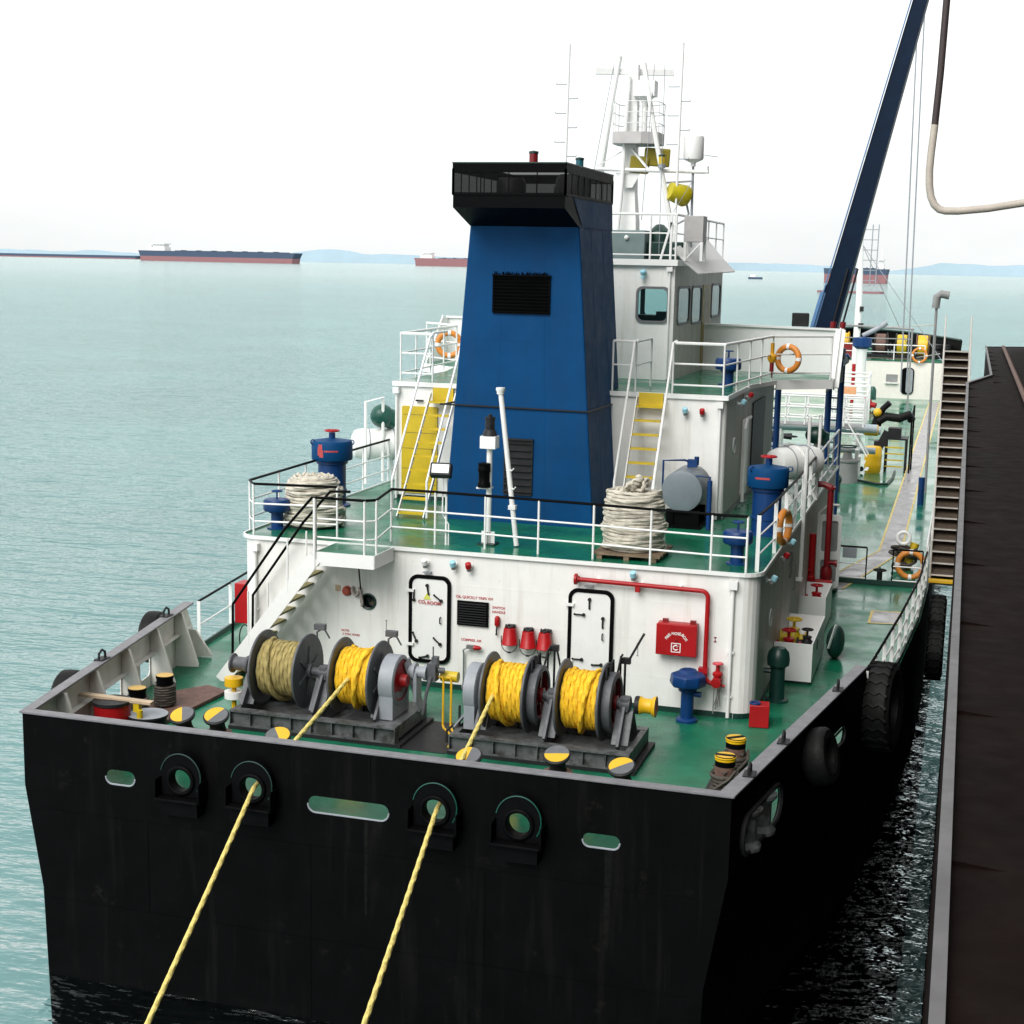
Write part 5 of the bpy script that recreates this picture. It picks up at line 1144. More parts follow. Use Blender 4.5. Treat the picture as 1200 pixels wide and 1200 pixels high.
t = thing('davit_post', 'tall white square post frame at the starboard roof edge by the life raft', 'post', (5.05,7.2,1.4), world=True)
mb = MB(); mb.tube([(5.05,6.2,1.35),(5.05,6.2,4.15)], .045, 8); mb.cbox((5.02,6.2,1.33),(.16,.16,.06)); part('pipe', mb, M_steel if False else M_whiteclean, t)
mb = MB(); mb.tube([(4.72,9.9,2.6),(4.72,9.9,4.45),(4.95,10.1,4.5),(4.95,10.1,2.6)], .04, 8); part('goal_frame', mb, M_whiteclean, t)
t = thing('rope_hanger', 'short chain hanging on the dark starboard wall', 'chain', (4.97,4.9,1.9)); mb = MB(); mb.tube([(0,0,.25),(.02,0,.1),(0,0,0),(.02,0,-.15),(0,0,-.3)], .02, 6); part('chain', mb, M_steel, t)

# life rafts
def raft(label, loc, rz, s=1.):
    t = thing('life_raft', label, 'life raft', loc, 'white life raft canisters', rz)
    mb = MB(); mb.lathe([(0,-.72),(.2,-.71),(.33,-.64),(.37,-.5),(.37,-.03),(.40,-.03),(.40,.03),(.37,.03),(.37,.5),(.33,.64),(.2,.71),(0,.72)], (0,0,.86), (1,0,0), 30); part('canister', mb, mat('raft_white', (.80,.80,.78), .35, var=.03), t)
    mb = MB()
    for x in (-.3, .3): mb.tor((x,0,.86),(1,0,0),.385,.012,30,5)
    part('strap', mb, M_greylt, t)
    mb = MB()
    for x in (-.4, .4):
        for sg in (-1, 1): mb.bar((x,sg*.36,0),(x,-sg*.10,.55),.05,.04,up=(1,0,0))
        mb.bar((x,-.3,.5),(x,.3,.5),.05,.05)
    part('cradle', mb, M_whiteclean, t)
    mb = MB(); mb.lathe([(0,.72),(.05,.725),(.05,.73)], (0,0,.80), (-1,0,0), 12); part('end_plug', mb, M_dark, t)
    return t
raft('white life raft canister on a cradle at the port roof edge', (-5.35,8.2,2.6), R(28))
raft('white life raft canister on the starboard roof edge behind the big ventilator', (4.5,9.1,2.6), R(52))
t = thing('covered_searchlight', 'dark green round hooded drum above the port life raft', 'drum', (-5.0,9.6,2.6), world=True)
mb = MB(); mb.sphere((-5.28,8.1,4.15), .29, 18); mb.cyl((-5.28,8.1,4.15),(-5.05,8.3,4.05),.24,16); part('hood', mb, M_green, t); mb = MB(); mb.cyl((-5.2,8.6,2.6),(-5.2,8.3,4.0),.05,8); part('stand', mb, M_whiteclean, t)
t = thing('covered_searchlight', 'dark green round hooded drum above the starboard life raft', 'drum', (4.75,11.6,2.6), world=True)
mb = MB(); mb.sphere((4.72,11.6,3.85), .24, 16, (1.1,1,.9)); mb.cyl((4.72,11.6,3.85),(4.95,11.7,3.75),.18,14); part('hood', mb, M_dkgreen, t); mb = MB(); mb.cyl((4.72,11.7,2.6),(4.72,11.7,3.7),.05,8); part('stand', mb, M_whiteclean, t)
t = thing('boarding_frame', 'white goalpost frame on the port roof edge beside the life raft', 'frame', (-5.25,7.4,2.6), world=True)
mb = MB(); mb.tube([(-5.38,7.3,2.6),(-5.38,7.3,4.55),(-5.18,7.9,4.62),(-5.18,7.9,2.6)], .04, 8); part('pipe', mb, M_whiteclean, t)

# lifebuoys
def buoy(label, loc, axis, R_=.30, group='orange lifebuoys'):
    t = thing('lifebuoy', label, 'lifebuoy', loc, group)
    q = V(axis).normalized().to_track_quat('Z','Y').to_matrix()
    mb = MB(); mb.tor((0,0,0), axis, R_, .072, 36, 12); part('ring', mb, M_orange, t)
    for i in range(4):
        a0 = PI/4*0+PI/2*i; mb = MB(); mb.tube([q @ V((R_*math.cos(a0+u), R_*math.sin(a0+u), 0)) for u in (-.13,-.06,0,.06,.13)], .076, 12, caps=False); part('band', mb, M_whiteclean, t)
    return t
buoy('orange lifebuoy hung on the starboard bridge wing railing', (4.06,10.62,5.74), (-.4,-.9,.05), .285)
buoy('orange lifebuoy hung on the starboard roof railing beside the big blue ventilator', (5.03,2.75,3.02), (1,-.22,0), .29)
buoy('orange lifebuoy on the port bridge wing behind the ladder rails', (-4.5,10.7,5.78), (.3,-.9,0), .29)
buoy('orange lifebuoy lying behind the black gate rail at the hull edge', (7.12,13.2,.50), (0,-1,.12), .32)
buoy('pale orange lifebuoy on the distant forecastle railing', (5.30,71.6,2.75), (0,-1,0), .42)
t = thing('smoke_float', 'yellow man overboard smoke float left of the lifebuoy on the bridge wing', 'smoke float', (3.74,10.3,5.6), world=True)
mb = MB(); mb.lathe([(0,-.14),(.06,-.12),(.11,-.04),(.11,.04),(.07,.08),(.045,.10),(.045,.34),(0,.34)], (3.73,10.22,5.78), n=16); part('body', mb, mat('float_orange', (.70,.33,.01), .4), t); mb = MB(); mb.lathe([(0,-.34),(.05,-.33),(.05,-.12),(0,-.12)], (3.73,10.22,5.78), n=12); mb.cyl((3.73,10.22,5.3),(3.73,10.22,5.5),.012,5); part('igniter', mb, M_reddk, t)
mb = MB(); mb.cbox((4.0,13.5,6.58),(.42,.2,.34)); solo('signal_box', mb, M_dark, 'black box standing on the bridge wing bulwark', 'box', (4.0,13.5,6.4), world=True, bevel=.02)

# port side red box with hose
t = thing('hose_cabinet', 'red hose cabinet with a looped cable on the port house corner', 'cabinet', (-5.2,.75,.7), world=True)
mb = MB(); mb.box(-5.38,-5.0,.55,.95,.72,1.52); part('cabinet', mb, M_red, t, bevel=.015); mb = MB(); mb.tube([(-5.15+.13*math.sin(R(a)), .55, .42+.28*math.cos(R(a))) for a in range(0, 360, 20)], .014, 5, closed=True); part('cable_loop', mb, M_dark, t)

# ------------------------------------------------------------------ tyres
def tyre(label, loc, axis, R_, wd, group='tyre fenders hung over the side', lugs=22):
    t = thing('tyre_fender', label, 'tyre', loc, group)
    ax = V(axis).normalized()
    mb = MB(); h = wd/2
    mb.lathe([(R_*.52,-h*.8),(R_*.62,-h),(R_*.88,-h),(R_*.98,-h*.72),(R_,-h*.3),(R_,h*.3),(R_*.98,h*.72),(R_*.88,h),(R_*.62,h),(R_*.52,h*.8),(R_*.5,0),(R_*.52,-h*.8)], (0,0,0), axis, 40); bd_ = part('carcass', mb, M_rubber, t)
    mb = MB(); M = ax.to_track_quat('Z','Y').to_matrix()
    for i in range(lugs):
        a = 2*PI*i/lugs
        pts = [M @ V((R_*1.005*math.cos(a+da), R_*1.005*math.sin(a+da), z)) for da, z in ((.09,-h*.85),(-.02,-h*.4),(.05,0),(-.02,h*.4),(.09,h*.85))]
        mb.tube(pts, .022*R_/.5, 4)
    part('tread', mb, M_rubber, bd_)
    return t
tyre('big lugged tyre fender hanging at the end of the starboard bulwark', (7.12,.75,.28), (.98,-.15,.05), .76, .50)
tyre('smooth worn tyre fender lying against the starboard bulwark', (6.42,-3.35,.58), (.97,-.17,.25), .44, .36, lugs=0)
tyre('tyre fender beyond the port bulwark showing a dark arc over the cap rail', (-6.42,-.75,.64), (-.98,-.18,0), .50, .34, lugs=0)
tyre('tyre fender just showing over the port bulwark nearest the stern', (-5.80,-4.55,.52), (-.98,-.18,0), .50, .34, lugs=0)
tyre('tyre fender on the starboard side below the foot of the gangway', (7.88,11.6,-.55), (1,0,0), .62, .4)
tyre('lower tyre fender on the starboard side below the gangway', (7.88,10.2,-1.0), (1,0,0), .62, .4)

# ------------------------------------------------------------------ funnel top lamps, mast and bridge roof gear
def nav_lamp(x, y, z, m, label, s=1.):
    t = thing('navigation_lamp', label, 'lamp', (x,y,z), 'navigation lamps above the funnel and mast')
    mb = MB(); mb.lathe([(0,0),(.10*s,0),(.10*s,.10*s),(.08*s,.11*s)], n=14); part('base', mb, M_greylt, t)
    mb = MB(); mb.lathe([(.085*s,.11*s),(.085*s,.30*s),(0,.30*s)], n=14); part('lens', mb, m, t); mb = MB(); mb.lathe([(.095*s,.30*s),(.095*s,.34*s),(0,.36*s)], n=14); part('cap', mb, M_dkgreen, t)
nav_lamp(-.55,4.4,9.72,M_reddk,'red navigation lamp on the funnel top',1.05)
nav_lamp(-.10,6.4,9.75,mat('teal_lens',(.02,.12,.16),.3),'dark teal navigation lamp at the back of the funnel top')
mb = MB(); mb.cyl((-.55,4.5,9.1),(-.55,4.5,9.75),.04,8); mb.cyl((-.10,6.25,9.1),(-.10,6.25,9.75),.04,8)
ms = thing('mast', 'white tapering mast with raking legs, yard and a railed crow platform on the wheelhouse', 'mast', (.0,11,7.98), world=True)
Y = 11
mb = MB(); vs = []
for (z, w0, dp) in ((7.98,.27,.25),(8.9,.24,.22),(9.6,.17,.17),(12.6,.115,.11)):
    c = -.03+.035*(z-8.4)/3.4
    vs += [(c-w0,Y-dp,z),(c+w0,Y-dp,z),(c+w0,Y+dp,z),(c-w0,Y+dp,z)]
mb.add(vs, [(i*4+j, i*4+(j+1) % 4, (i+1)*4+(j+1) % 4, (i+1)*4+j) for i in range(3) for j in range(4)]+[(12,13,14,15)]); part('column', mb, M_whiteclean, ms, flat=True)
mb = MB(); mb.tube([(-.20,Y-.6,7.98),(-.12,Y-.45,9.5),(-.06,Y-.2,12.3)], .05, 8); part('ladder_leg', mb, M_whiteclean, ms)
mb = MB(); mb.tube([(-1.05,Y+1.3,8.0),(-.77,Y+.2,10.16),(-.50,Y,11.85),(-.35,Y,12.8)], .055, 8); part('back_leg', mb, M_whiteclean, ms)
mb = MB(); mb.tube([(1.32,Y-.5,8.0),(.90,Y-.5,9.9),(.62,Y-.4,11.1),(.28,Y-.2,12.6)], .06, 8); part('back_leg', mb, M_whiteclean, ms)
mb = MB(); mb.tube([(-1.0,Y-.35,10.14),(1.95,Y-.35,10.07)], .045, 8); mb.cyl((1.93,Y-.35,10.03),(1.93,Y-.35,10.2),.04,8); mb.add([(-.3,Y-.3,10.05),(.3,Y-.3,10.03),(.12,Y-.3,9.7),(-.14,Y-.3,9.7)], [(0,1,2,3)]); part('yard', mb, M_whiteclean, ms)
mb = MB(); mb.bar((.05,Y-.2,10.62),(.52,Y-.35,10.12),.05,.05); mb.bar((-.2,Y-.2,10.55),(-.75,Y-.35,10.2),.03,.03); part('brace', mb, M_whiteclean, ms)
t2 = []
mb = MB()
cc = [(-.40,Y-.3),(-.30,Y-.55),(.35,Y-.55),(.72,Y-.35),(.72,Y+.35),(.35,Y+.6),(-.30,Y+.6),(-.40,Y+.3)]
mb.prism(cc, 10.72, 10.76)
for a, b in zip(cc, cc[1:]+cc[:1]): mb.bar((*a,10.86),(*b,10.86),.02,.27)
part('platform', mb, mat('mast_grey', (.50,.48,.48), .5), ms, flat=True)
mb = MB()
for z in (11.2,11.45,11.7): mb.tube([(*p,z) for p in cc], .012, 5, closed=True)
for p in cc: mb.cyl((*p,10.98),(*p,11.7),.012,5)
part('platform_rail', mb, M_whiteclean, ms)
mb = MB(); mb.cbox((.32,Y-.1,12.02),(.52,.4,.36)); mb.lathe([(.25,.0),(.1,-.1),(.06,-.25)], (.32,Y-.1,11.84), n=12); mb.cyl((.33,Y-.1,10.98),(.33,Y-.1,11.8),.06,8); part('radar_pedestal', mb, M_whiteclean, ms)
mb = MB(); mb.cbox((-.02,Y+.2,12.45),(1.9,.12,.14),(0,0,.3)); part('radar_scanner', mb, M_whiteclean, ms)
mb = MB(); mb.cbox((.62,Y+.1,10.44),(.62,.5,.42),(.1,.05,.2)); mb.cbox((.24,Y-.1,10.25),(.45,.3,.40),(.1,.1,.1)); part('horn_unit', mb, mat('mast_ochre', (.25,.20,.01), .5), ms, bevel=.03)
for (x0, y0, z0, z1, lb, k) in ((-1.28,9.6,8.0,12.9,'tall white whip mast with side rungs left of the mast',6),(1.25,Y-.6,8.0,13.0,'tall white whip mast with side rungs right of the mast',6)):
    t = thing('aerial_mast', lb, 'aerial', (x0,y0,z0), world=True)
    mb = MB(); mb.cyl((x0,y0,z0),(x0+.04,y0,z1),.028,8); part('pole', mb, M_whiteclean, t)
    mb = MB()
    for i in range(k):
        z = 10.35+.33*i; s = -1 if i % 2 else 1; mb.tube([(x0,y0,z),(x0+s*.26,y0,z),(x0+s*.27,y0,z+.03)], .012, 5)
    part('rung', mb, M_greylt, t)
t = thing('satellite_drum', 'white round antenna housing on a funnel foot beside the right whip mast', 'antenna', (1.56,Y-.3,8.0), world=True)
mb = MB(); mb.lathe([(0,0),(.06,.0),(.06,.08),(.23,.16),(.24,.2),(.24,.66),(.22,.70),(0,.72)], (1.58,Y-.3,10.20), n=22); part('drum', mb, M_whiteclean, t); mb = MB(); mb.cyl((1.60,Y-.3,8.0),(1.58,Y-.3,10.2),.03,8); mb.cyl((.95,Y-.3,9.82),(1.58,Y-.3,9.86),.022,6); part('stalk', mb, M_greylt, t)
mb = MB()
for a in (.3, 1.2, -.4): mb.cyl((1.58,Y-.3,10.5),(1.58+.62*math.cos(a),Y-.3+.2*math.sin(a),10.42),.006,4)
part('whip', mb, M_greylt, t)
nav_lamp(.88,Y-.6,10.14,M_yelold,'amber lamp on the yard beside the right mast leg',.9)
t = thing('searchlight', 'yellow searchlight drum on a curved bracket above the bridge roof', 'searchlight', (1.25,Y-.4,8.0), world=True)
mb = MB(); mb.lathe([(0,0),(.20,0),(.21,.03),(.26,.42),(.22,.5),(0,.52)], (1.08,Y-.55,9.62), (.75,.55,-.25), 24); part('drum', mb, mat('lamp_yellow', (.50,.42,.01), .4), t)
mb = MB(); mb.tube([(1.42,Y-.2,9.4),(1.50,Y-.2,9.1),(1.42,Y-.25,8.95),(1.15,Y-.3,8.8),(1.1,Y-.3,8.0)], .025, 6); part('bracket', mb, M_greylt, t)
t = thing('equipment_box', 'grey panelled box on legs at the starboard corner of the wheelhouse roof', 'box', (1.85,9.7,8.0), world=True)
mb = MB(); mb.box(1.60,2.05,9.75,10.25,8.42,9.02); part('cabinet', mb, mat('box_grey', (.42,.40,.40), .5), t, bevel=.01)
mb = MB()
for x, yy in ((1.63,9.78),(2.02,9.78),(1.63,10.2),(2.02,10.2)): mb.box(x-.03,x+.03,yy-.03,yy+.03,7.98,8.42)
mb.bar((1.63,9.78,8.0),(2.0,9.78,8.4),.05,.03); part('leg', mb, M_whiteclean, t)
t = thing('equipment_box', 'low grey green box with a lamp behind the funnel on the wheelhouse roof', 'box', (.4,10,7.98), world=True)
mb = MB(); mb.box(-.2,.62,10.0,10.8,7.98,8.68); part('body', mb, mat('grey_green', (.16,.22,.22), .5), t, bevel=.02); mb = MB(); mb.sphere((.18,9.98,8.5), .06, 10); part('lamp', mb, M_whiteclean, t)
mb = MB(); mb.box(.64,1.5,10.2,11.4,7.98,8.42); mb.lathe([(.3,0),(.28,.25),(.1,.42),(0,.44)], (.75,11.1,8.42), n=12); solo('roof_housing', mb, M_dkgreen, 'dark green housing with a rounded top on the wheelhouse roof', 'housing', (1,11,7.98), world=True, bevel=.03)
t = thing('wire_aerial', 'thin white stay wires running down from the mast head', 'wires', (0,11,8), world=True)
for p, q in (((-.85,9.5,8.2),(-.5,11,12.6)),((.65,9.4,8.9),(.5,11,12.6)),((1.05,9.6,8.1),(.75,11,12.6)),((1.38,9.5,9.1),(1.6,10.7,9.9))):
    mb = MB(); mb.cyl(p, q, .008, 4); part('wire', mb, M_greylt, t)

# ------------------------------------------------------------------ cargo crane
cr = thing('cargo_crane', 'dark blue cargo crane with a long raised box boom', 'crane', (3.9,20.5,5.0), world=True)
mb = MB(); mb.box(1.9,4.6,20.4,22.75,5.0,5.2); mb.lathe([(.7,0),(.7,.3),(.5,.4),(.5,.55),(0,.6)], (3.9,21.2,5.2), n=20); part('pedestal', mb, M_bluecrane, cr)
# boom in the plane through the pixels seen: root near (3.95,20,5.9), tip beyond (5.6,20,13)
def boom(a0, a1, b0, b1, dep):
    a0, a1, b0, b1 = map(V, (a0, a1, b0, b1)); dv = V((0,dep,0))
    vs = [a0,a1,b1,b0,a0+dv,a1+dv,b1+dv,b0+dv]
    return [tuple(v) for v in vs], [(0,1,2,3),(7,6,5,4),(1,5,6,2),(4,0,3,7),(3,2,6,7),(4,5,1,0)]
mb = MB(); vs, fs = boom((3.62,20,5.7),(4.33,20,5.9),(6.02,20,15.6),(6.42,20,15.6),.7); mb.add(vs, fs); mb.add([(3.55,20.1,5.6),(3.75,20.1,5.5),(3.9,20.1,6.6),(4.1,20.1,7.6),(3.95,20.1,7.3),(3.8,20.1,6.5)], [(0,1,2,3,4,5)]); part('boom', mb, M_bluecrane, cr, flat=True)
mb = MB(); mb.bar((3.58,19.97,5.72),(5.98,19.97,15.6),.09,.03); mb.bar((3.62,20.05,5.9),(3.93,20.05,7.2),.12,.16); part('boom_edge', mb, M_blueedge, cr, flat=True)
for x in (4.22, 4.50):
    mb = MB(); mb.cyl((x,19.8,5.6),(x+.08,19.8,6.35),.085,12); hy = part('hydraulic_cylinder', mb, M_reddk, cr); mb = MB(); mb.cyl((x+.08,19.8,6.35),(x+.40,19.9,7.9),.03,8); part('piston_rod', mb, M_dark, hy)
def post_pair(x, y, zt, label, dx=.36, curve=True):
    t = thing('hose_rack_post', label, 'post', (x,y,0), 'paired blue posts of the hose crane', world=True)
    for k in range(2):
        mb = MB(); pts = [(x+k*dx,y,0),(x+k*dx,y,zt-.3*k-.1)]
        if curve and k == 1: pts = [(x+dx,y,0),(x+dx,y,zt-.25),(x+dx+.08,y,zt-.1),(x+dx+.2,y,zt-.02)]
        mb.tube(pts, .10, 10); part('pipe', mb, M_bluedk, t)
    mb = MB()
    for i in range(14): mb.cbox((x+dx/2,y,.4+i*zt/15),(dx,.04,.05))
    part('rung', mb, M_bluedk, t)
post_pair(4.06,22.4,5.25,'pair of tall blue rung posts beyond the bridge wing end')
post_pair(2.04,22.6,4.6,'pair of blue posts seen through the gap under the bridge wing',.42,False)
mb = MB(); mb.prism([(0,0),(.5,.35),(.5,.8),(.1,.75)], 0, .03, Matrix.Translation((4.0,21.9,4.1)) @ Matrix.Rotation(PI/2,4,'X')); solo('gusset_plate', mb, M_greytext, 'grey steel plate at the end of the bridge wing', 'plate', (4,21.9,4.1), world=True, flat=True)

# ------------------------------------------------------------------ cargo deck
t = thing('catwalk', 'white railed catwalk crossing over the cargo deck pipes', 'catwalk', (3,30,0), world=True)
mb = MB(); mb.box(-3,4.7,30,31,2.2,2.26); part('floor', mb, M_greytext, t, flat=True)
for yy in (30.0, 31.0):
    mb = MB()
    for z in (2.5,2.9,3.3): mb.cyl((-3,yy,z),(4.7,yy,z),.035,6)
    for i in range(12): mb.cyl((-3+.7*i,yy,2.25),(-3+.7*i,yy,3.3),.035,6)
    part('railing', mb, M_whiteclean, t)
mb = MB(); 
for s in (0,.8): mb.bar((3.6+s*0,30.0+s,3.3),(4.9,30.0+s,1.2),.05,.05); 
for i in range(8): mb.bar((4.05+.12*i,30.0,2.4-.27*i*.9),(4.05+.12*i,30.8,2.4-.27*i*.9),.12,.03)
for z in (2.1,1.7,1.3): mb.cyl((3.9,30.0,z+.7),(4.7,30.0,z+.7),.03,6)
part('steps', mb, M_whiteclean, t)
for k, (yy, zz, r, x1) in enumerate(((32.0,2.02,.16,5.1),(32.6,1.9,.16,5.2),(33.6,1.0,.13,5.0))):
    t = thing('cargo_pipe', ['pale grey cargo pipe just behind the catwalk','pale grey cargo pipe next to the yellow coupling','lower pale grey cargo pipe near the deck'][k], 'pipe', (0,yy,zz), 'cargo pipes across the deck', world=True)
    mb = MB(); mb.tube([(-6,yy,zz),(x1,yy,zz)], r, 12); part('pipe', mb, mat('pipe_bluegrey', (.38,.44,.48), .45) if k == 0 else bpy.data.materials['pipe_bluegrey'], t)
    mb = MB()
    for x in (-2.5, .5, 3.6): mb.lathe([(r,0),(r+.07,0),(r+.07,.08),(r,.08)], (x,yy,zz), (1,0,0), 16)
    if k == 1: mb.m = 1; mb.lathe([(r+.02,0),(r+.05,.02),(r+.05,.5),(r,.52)], (4.6,yy,zz), (1,0,0), 16)
    part('flange', mb, [M_greylt, M_yellow], t)
    for x in (-3, 1.5, 4.4): mb = MB(); mb.bar((x,yy,0),(x,yy,zz-r),.12,.12); part('support', mb, M_whiteclean, t)
for i, (x, y, lb) in enumerate(((1.2,27.5,'tangle of dark cargo valves seen under the bridge wing'),(3.0,28.5,'tangle of dark cargo valves by the blue posts'),(.2,34.5,'tangle of dark cargo valves beyond the catwalk'))):
    t = thing('manifold', lb, 'manifold', (x,y,0), 'cargo valve clusters')
    random.seed(11+i)
    for j in range(6):
        mb = MB(); a = V((random.uniform(-1,1), random.uniform(-.5,.5), random.uniform(.3,1.6))); b = a+V((random.uniform(-.9,.9), random.uniform(-.3,.3), random.uniform(-.2,.5))); mb.tube([(a.x,a.y,.0), a, b], random.uniform(.08,.15), 10); mb.tor(b, (0,0,1), .22, .025, 16, 5); mb.lathe([(.2,0),(.2,.08),(0,.08)], a, b-a, 14)
        part('valve', mb, [M_dark, M_dkgreen, M_greytext][j % 3], t)
t = thing('steel_barrel', 'grey steel capstan drum on the cargo deck beside the blue posts', 'drum', (4.1,31.6,0)) 
mb = MB(); mb.lathe([(.42,0),(.40,.75),(.46,.80),(.46,.86),(.2,.9),(.14,1.15),(.26,1.2),(.26,1.25),(0,1.27)], n=22); part('body', mb, M_greytext, t); mb = MB(); mb.tor((0,0,1.35),(0,0,1),.35,.03,18,5); part('wheel', mb, M_dkgreen, t)
t = thing('yellow_drum', 'yellow barrel standing on the cargo deck by the black hose gear', 'barrel', (4.86,34.8,0))
mb = MB(); mb.lathe([(.28,0),(.31,.06),(.33,.3),(.335,.34),(.33,.38),(.335,.66),(.34,.70),(.335,.74),(.31,1.0),(.27,1.05),(0,1.06)], n=26); part('body', mb, M_yellow, t); mb = MB(); mb.lathe([(.1,0),(.1,.06),(0,.06)], (-.42,-.15,.15), (0,-1,0), 12); part('bung', mb, M_dark, t)
t = thing('hose_handling_gear', 'black hose handling frame with yellow ladder rungs and thick hoses', 'hose frame', (5.45,35.6,0))
mb = MB()
for x in (-.15,.62):
    for y in (-.4,.6): mb.bar((x,y,0),(x,y,1.35),.07,.07)
mb.box(-.2,.68,-.45,.65,1.30,1.36); mb.box(-.1,.4,-.3,.3,1.36,1.75); mb.bar((-.62,-.2,.5),(-.12,-.2,1.6),.22,.3); mb.box(-.62,-.2,-.3,.3,1.0,1.2); part('frame', mb, M_dark, t, flat=True)
mb = MB()
for z in (.25,.5,.75,1.0): mb.bar((-.15,-.45,z),(.55,-.45,z),.06,.05)
part('rung', mb, M_yelold, t, flat=True)
mb = MB(); mb.tube([(-.5,-.3,2.0),(-.2,-.3,2.2),(.3,-.3,2.15),(.65,-.2,2.3),(.75,0,2.1)], .17, 12); mb.tube([(-.55,-.2,1.9),(-.35,-.25,2.5),(-.1,-.3,2.75)], .12, 10); mb.tube([(-.6,0,1.8),(-.5,-.2,2.15),(-.6,-.1,2.4)], .2, 10); part('hose', mb, M_rubber, t)
mb = MB(); mb.tube([(.78,-.4,0),(.78,-.4,2.1),(.82,.7,2.6),(.82,.7,0)], .035, 6); mb.cyl((.78,-.4,1.1),(.82,.7,1.5),.03,6); part('side_rail', mb, M_blackp, t)
mb = MB(); mb.sphere((-.55,-.35,2.35), .17, 12); part('yellow_cap', mb, M_yellow, t)
t = thing('red_pump', 'red and green fire pump by the white tower on the cargo deck', 'pump', (2.75,63,0)); t.scale = (.62,)*3
mb = MB(); mb.lathe([(.5,0),(.55,.3),(.5,.8),(.25,1.0),(0,1.05)], (0,0,.1), n=16); mb.cyl((.3,0,.5),(.9,-.2,.4),.25,12); part('pump', mb, M_red, t); mb = MB(); mb.lathe([(.35,0),(.35,.9),(.2,1.2),(0,1.25)], (.5,.4,.9), n=14); part('motor', mb, M_green, t)
t = thing('fire_monitor_tower', 'white pipe tower with a blue collar top rising in front of the forecastle', 'tower', (2.66,58,0))
mb = MB(); mb.lathe([(.30,0),(.27,1.2),(.27,3.6),(.3,3.7)], n=18); part('pipe', mb, M_whiteclean, t); mb = MB(); mb.lathe([(.30,3.7),(.5,3.85),(.52,4.3),(.1,4.35),(0,4.35)], n=18); part('collar', mb, M_bluedk, t); mb = MB(); mb.cyl((0,0,4.4),(.9,.2,4.9),.13,10); mb.cyl((.9,.2,4.9),(1.2,.25,5.15),.16,10); part('monitor', mb, M_greylt, t)
t = thing('foremast', 'slim white foremast with stays on the forecastle', 'mast', (1.62,68,0))
mb = MB(); mb.tube([(0,0,0),(.05,0,6.0),(-.12,0,12.5),(-.1,0,15)], [.22,.20,.13,.08], 10); part('pole', mb, M_whiteclean, t)
mb = MB(); mb.tube([(.6,0,7.0),(.62,0,10.6)], .03, 6); mb.tube([(.95,0,7.0),(.97,0,10.6)], .03, 6)
for i in range(6): mb.cyl((.1,0,7.3+.6*i),(.97,0,7.3+.6*i),.025,5)
part('side_ladder', mb, M_greylt, t)
mb = MB()
for q in ((5.2,-1,2.6),(-2.4,-3,2.5),(2.8,6,3.3)): mb.cyl((0,0,9.5), q, .02, 4)
part('stay', mb, M_greylt, t)
mb = MB(); mb.cbox((.25,-.1,4.6),(.3,.3,.3)); mb.cbox((.25,-.1,5.6),(.22,.3,.3)); part('lamp_box', mb, M_dark, t)
mb = MB(); mb.cyl((0,-.25,0),(0,-.25,2.3),.12,8); part('red_pipe', mb, M_red, t)
t = thing('cargo_derrick_frame', 'grey goalpost frame in front of the forecastle', 'frame', (.95,60,0))
mb = MB(); mb.cyl((0,0,0),(0,0,4.9),.16,10); mb.cyl((4.2,.5,0),(4.2,.5,4.8),.05,8); mb.cyl((-.1,0,4.9),(4.3,.5,4.75),.06,8); mb.cyl((0,0,4.2),(4.2,.5,4.2),.03,6); part('frame', mb, M_greytext, t)
t = thing('tank_hatch_stairs', 'white railed steps on the cargo deck in front of the forecastle', 'steps', (2.4,55,0))
mb = MB()
for x in (-.9,.9):
    mb.cyl((x,0,0),(x,0,2.4),.05,6); mb.cyl((x,1.5,0),(x,1.5,2.6),.05,6); mb.cyl((x,0,2.4),(x,1.5,2.5),.05,6)
for z in (1.4,1.9,2.4): mb.cyl((-.9,0,z),(.9,0,z),.05,6); mb.cyl((-.9,1.5,z+.1),(.9,1.5,z+.1),.05,6)
part('rail_frame', mb, M_whiteclean, t); mb = MB()
for i in range(5): mb.box(-.9,.9,-.2-.3*i,.05-.3*i,1.2-.25*i,1.26-.25*i)
mb.bar((-.9,.0,1.3),(-.9,-1.4,.1),.05,.1); mb.bar((.9,.0,1.3),(.9,-1.4,.1),.05,.1); part('steps', mb, M_whiteclean, t); mb = MB(); mb.cbox((-.2,.6,1.6),(.9,.3,.4)); part('orange_panel', mb, mat('pale_orange',(.75,.36,.18),.5), t)
fc = thing('forecastle', 'white forecastle front with a dark rimmed door and small window', 'forecastle', (0,71.8,0), world=True)
mb = MB(); mb.box(-7.0,7.0,71.8,72.0,0,2.32); part('wall', mb, mat('warm_white', (.80,.76,.70), .5, var=.04), fc)
mb = MB(); mb.prism([(-6.9,71.75),(6.9,71.75),(6.3,75),(3.4,83),(.2,88),(-3.0,83),(-5.9,75)], 2.33, 2.38); part('deck', mb, M_deck, fc, flat=True)
mb = MB(); mb.plate(rrect(4.28,5.05,.30,1.95,.25), [], lambda x, z: (x,71.72,z), lambda x, z: (x,71.795,z)); dd_ = part('door', mb, M_blackp, fc, 'dark oval door frame with a white leaf ajar'); mb = MB(); mb.plate(rrect(4.58,4.98,.36,1.88,.17), [], lambda x, z: (x,71.66,z), lambda x, z: (x,71.71,z)); part('leaf', mb, M_greylt, dd_)
mb = MB(); mb.box(3.35,4.05,71.74,71.79,1.05,1.5); wn = part('window', mb, M_greytext, fc); mb = MB(); mb.box(3.3,4.1,71.6,71.79,.93,.99); part('sill', mb, M_whiteclean, wn)
mb = MB(); mb.box(1.15,1.5,71.7,71.79,1.0,1.45); part('red_box', mb, M_red, fc)
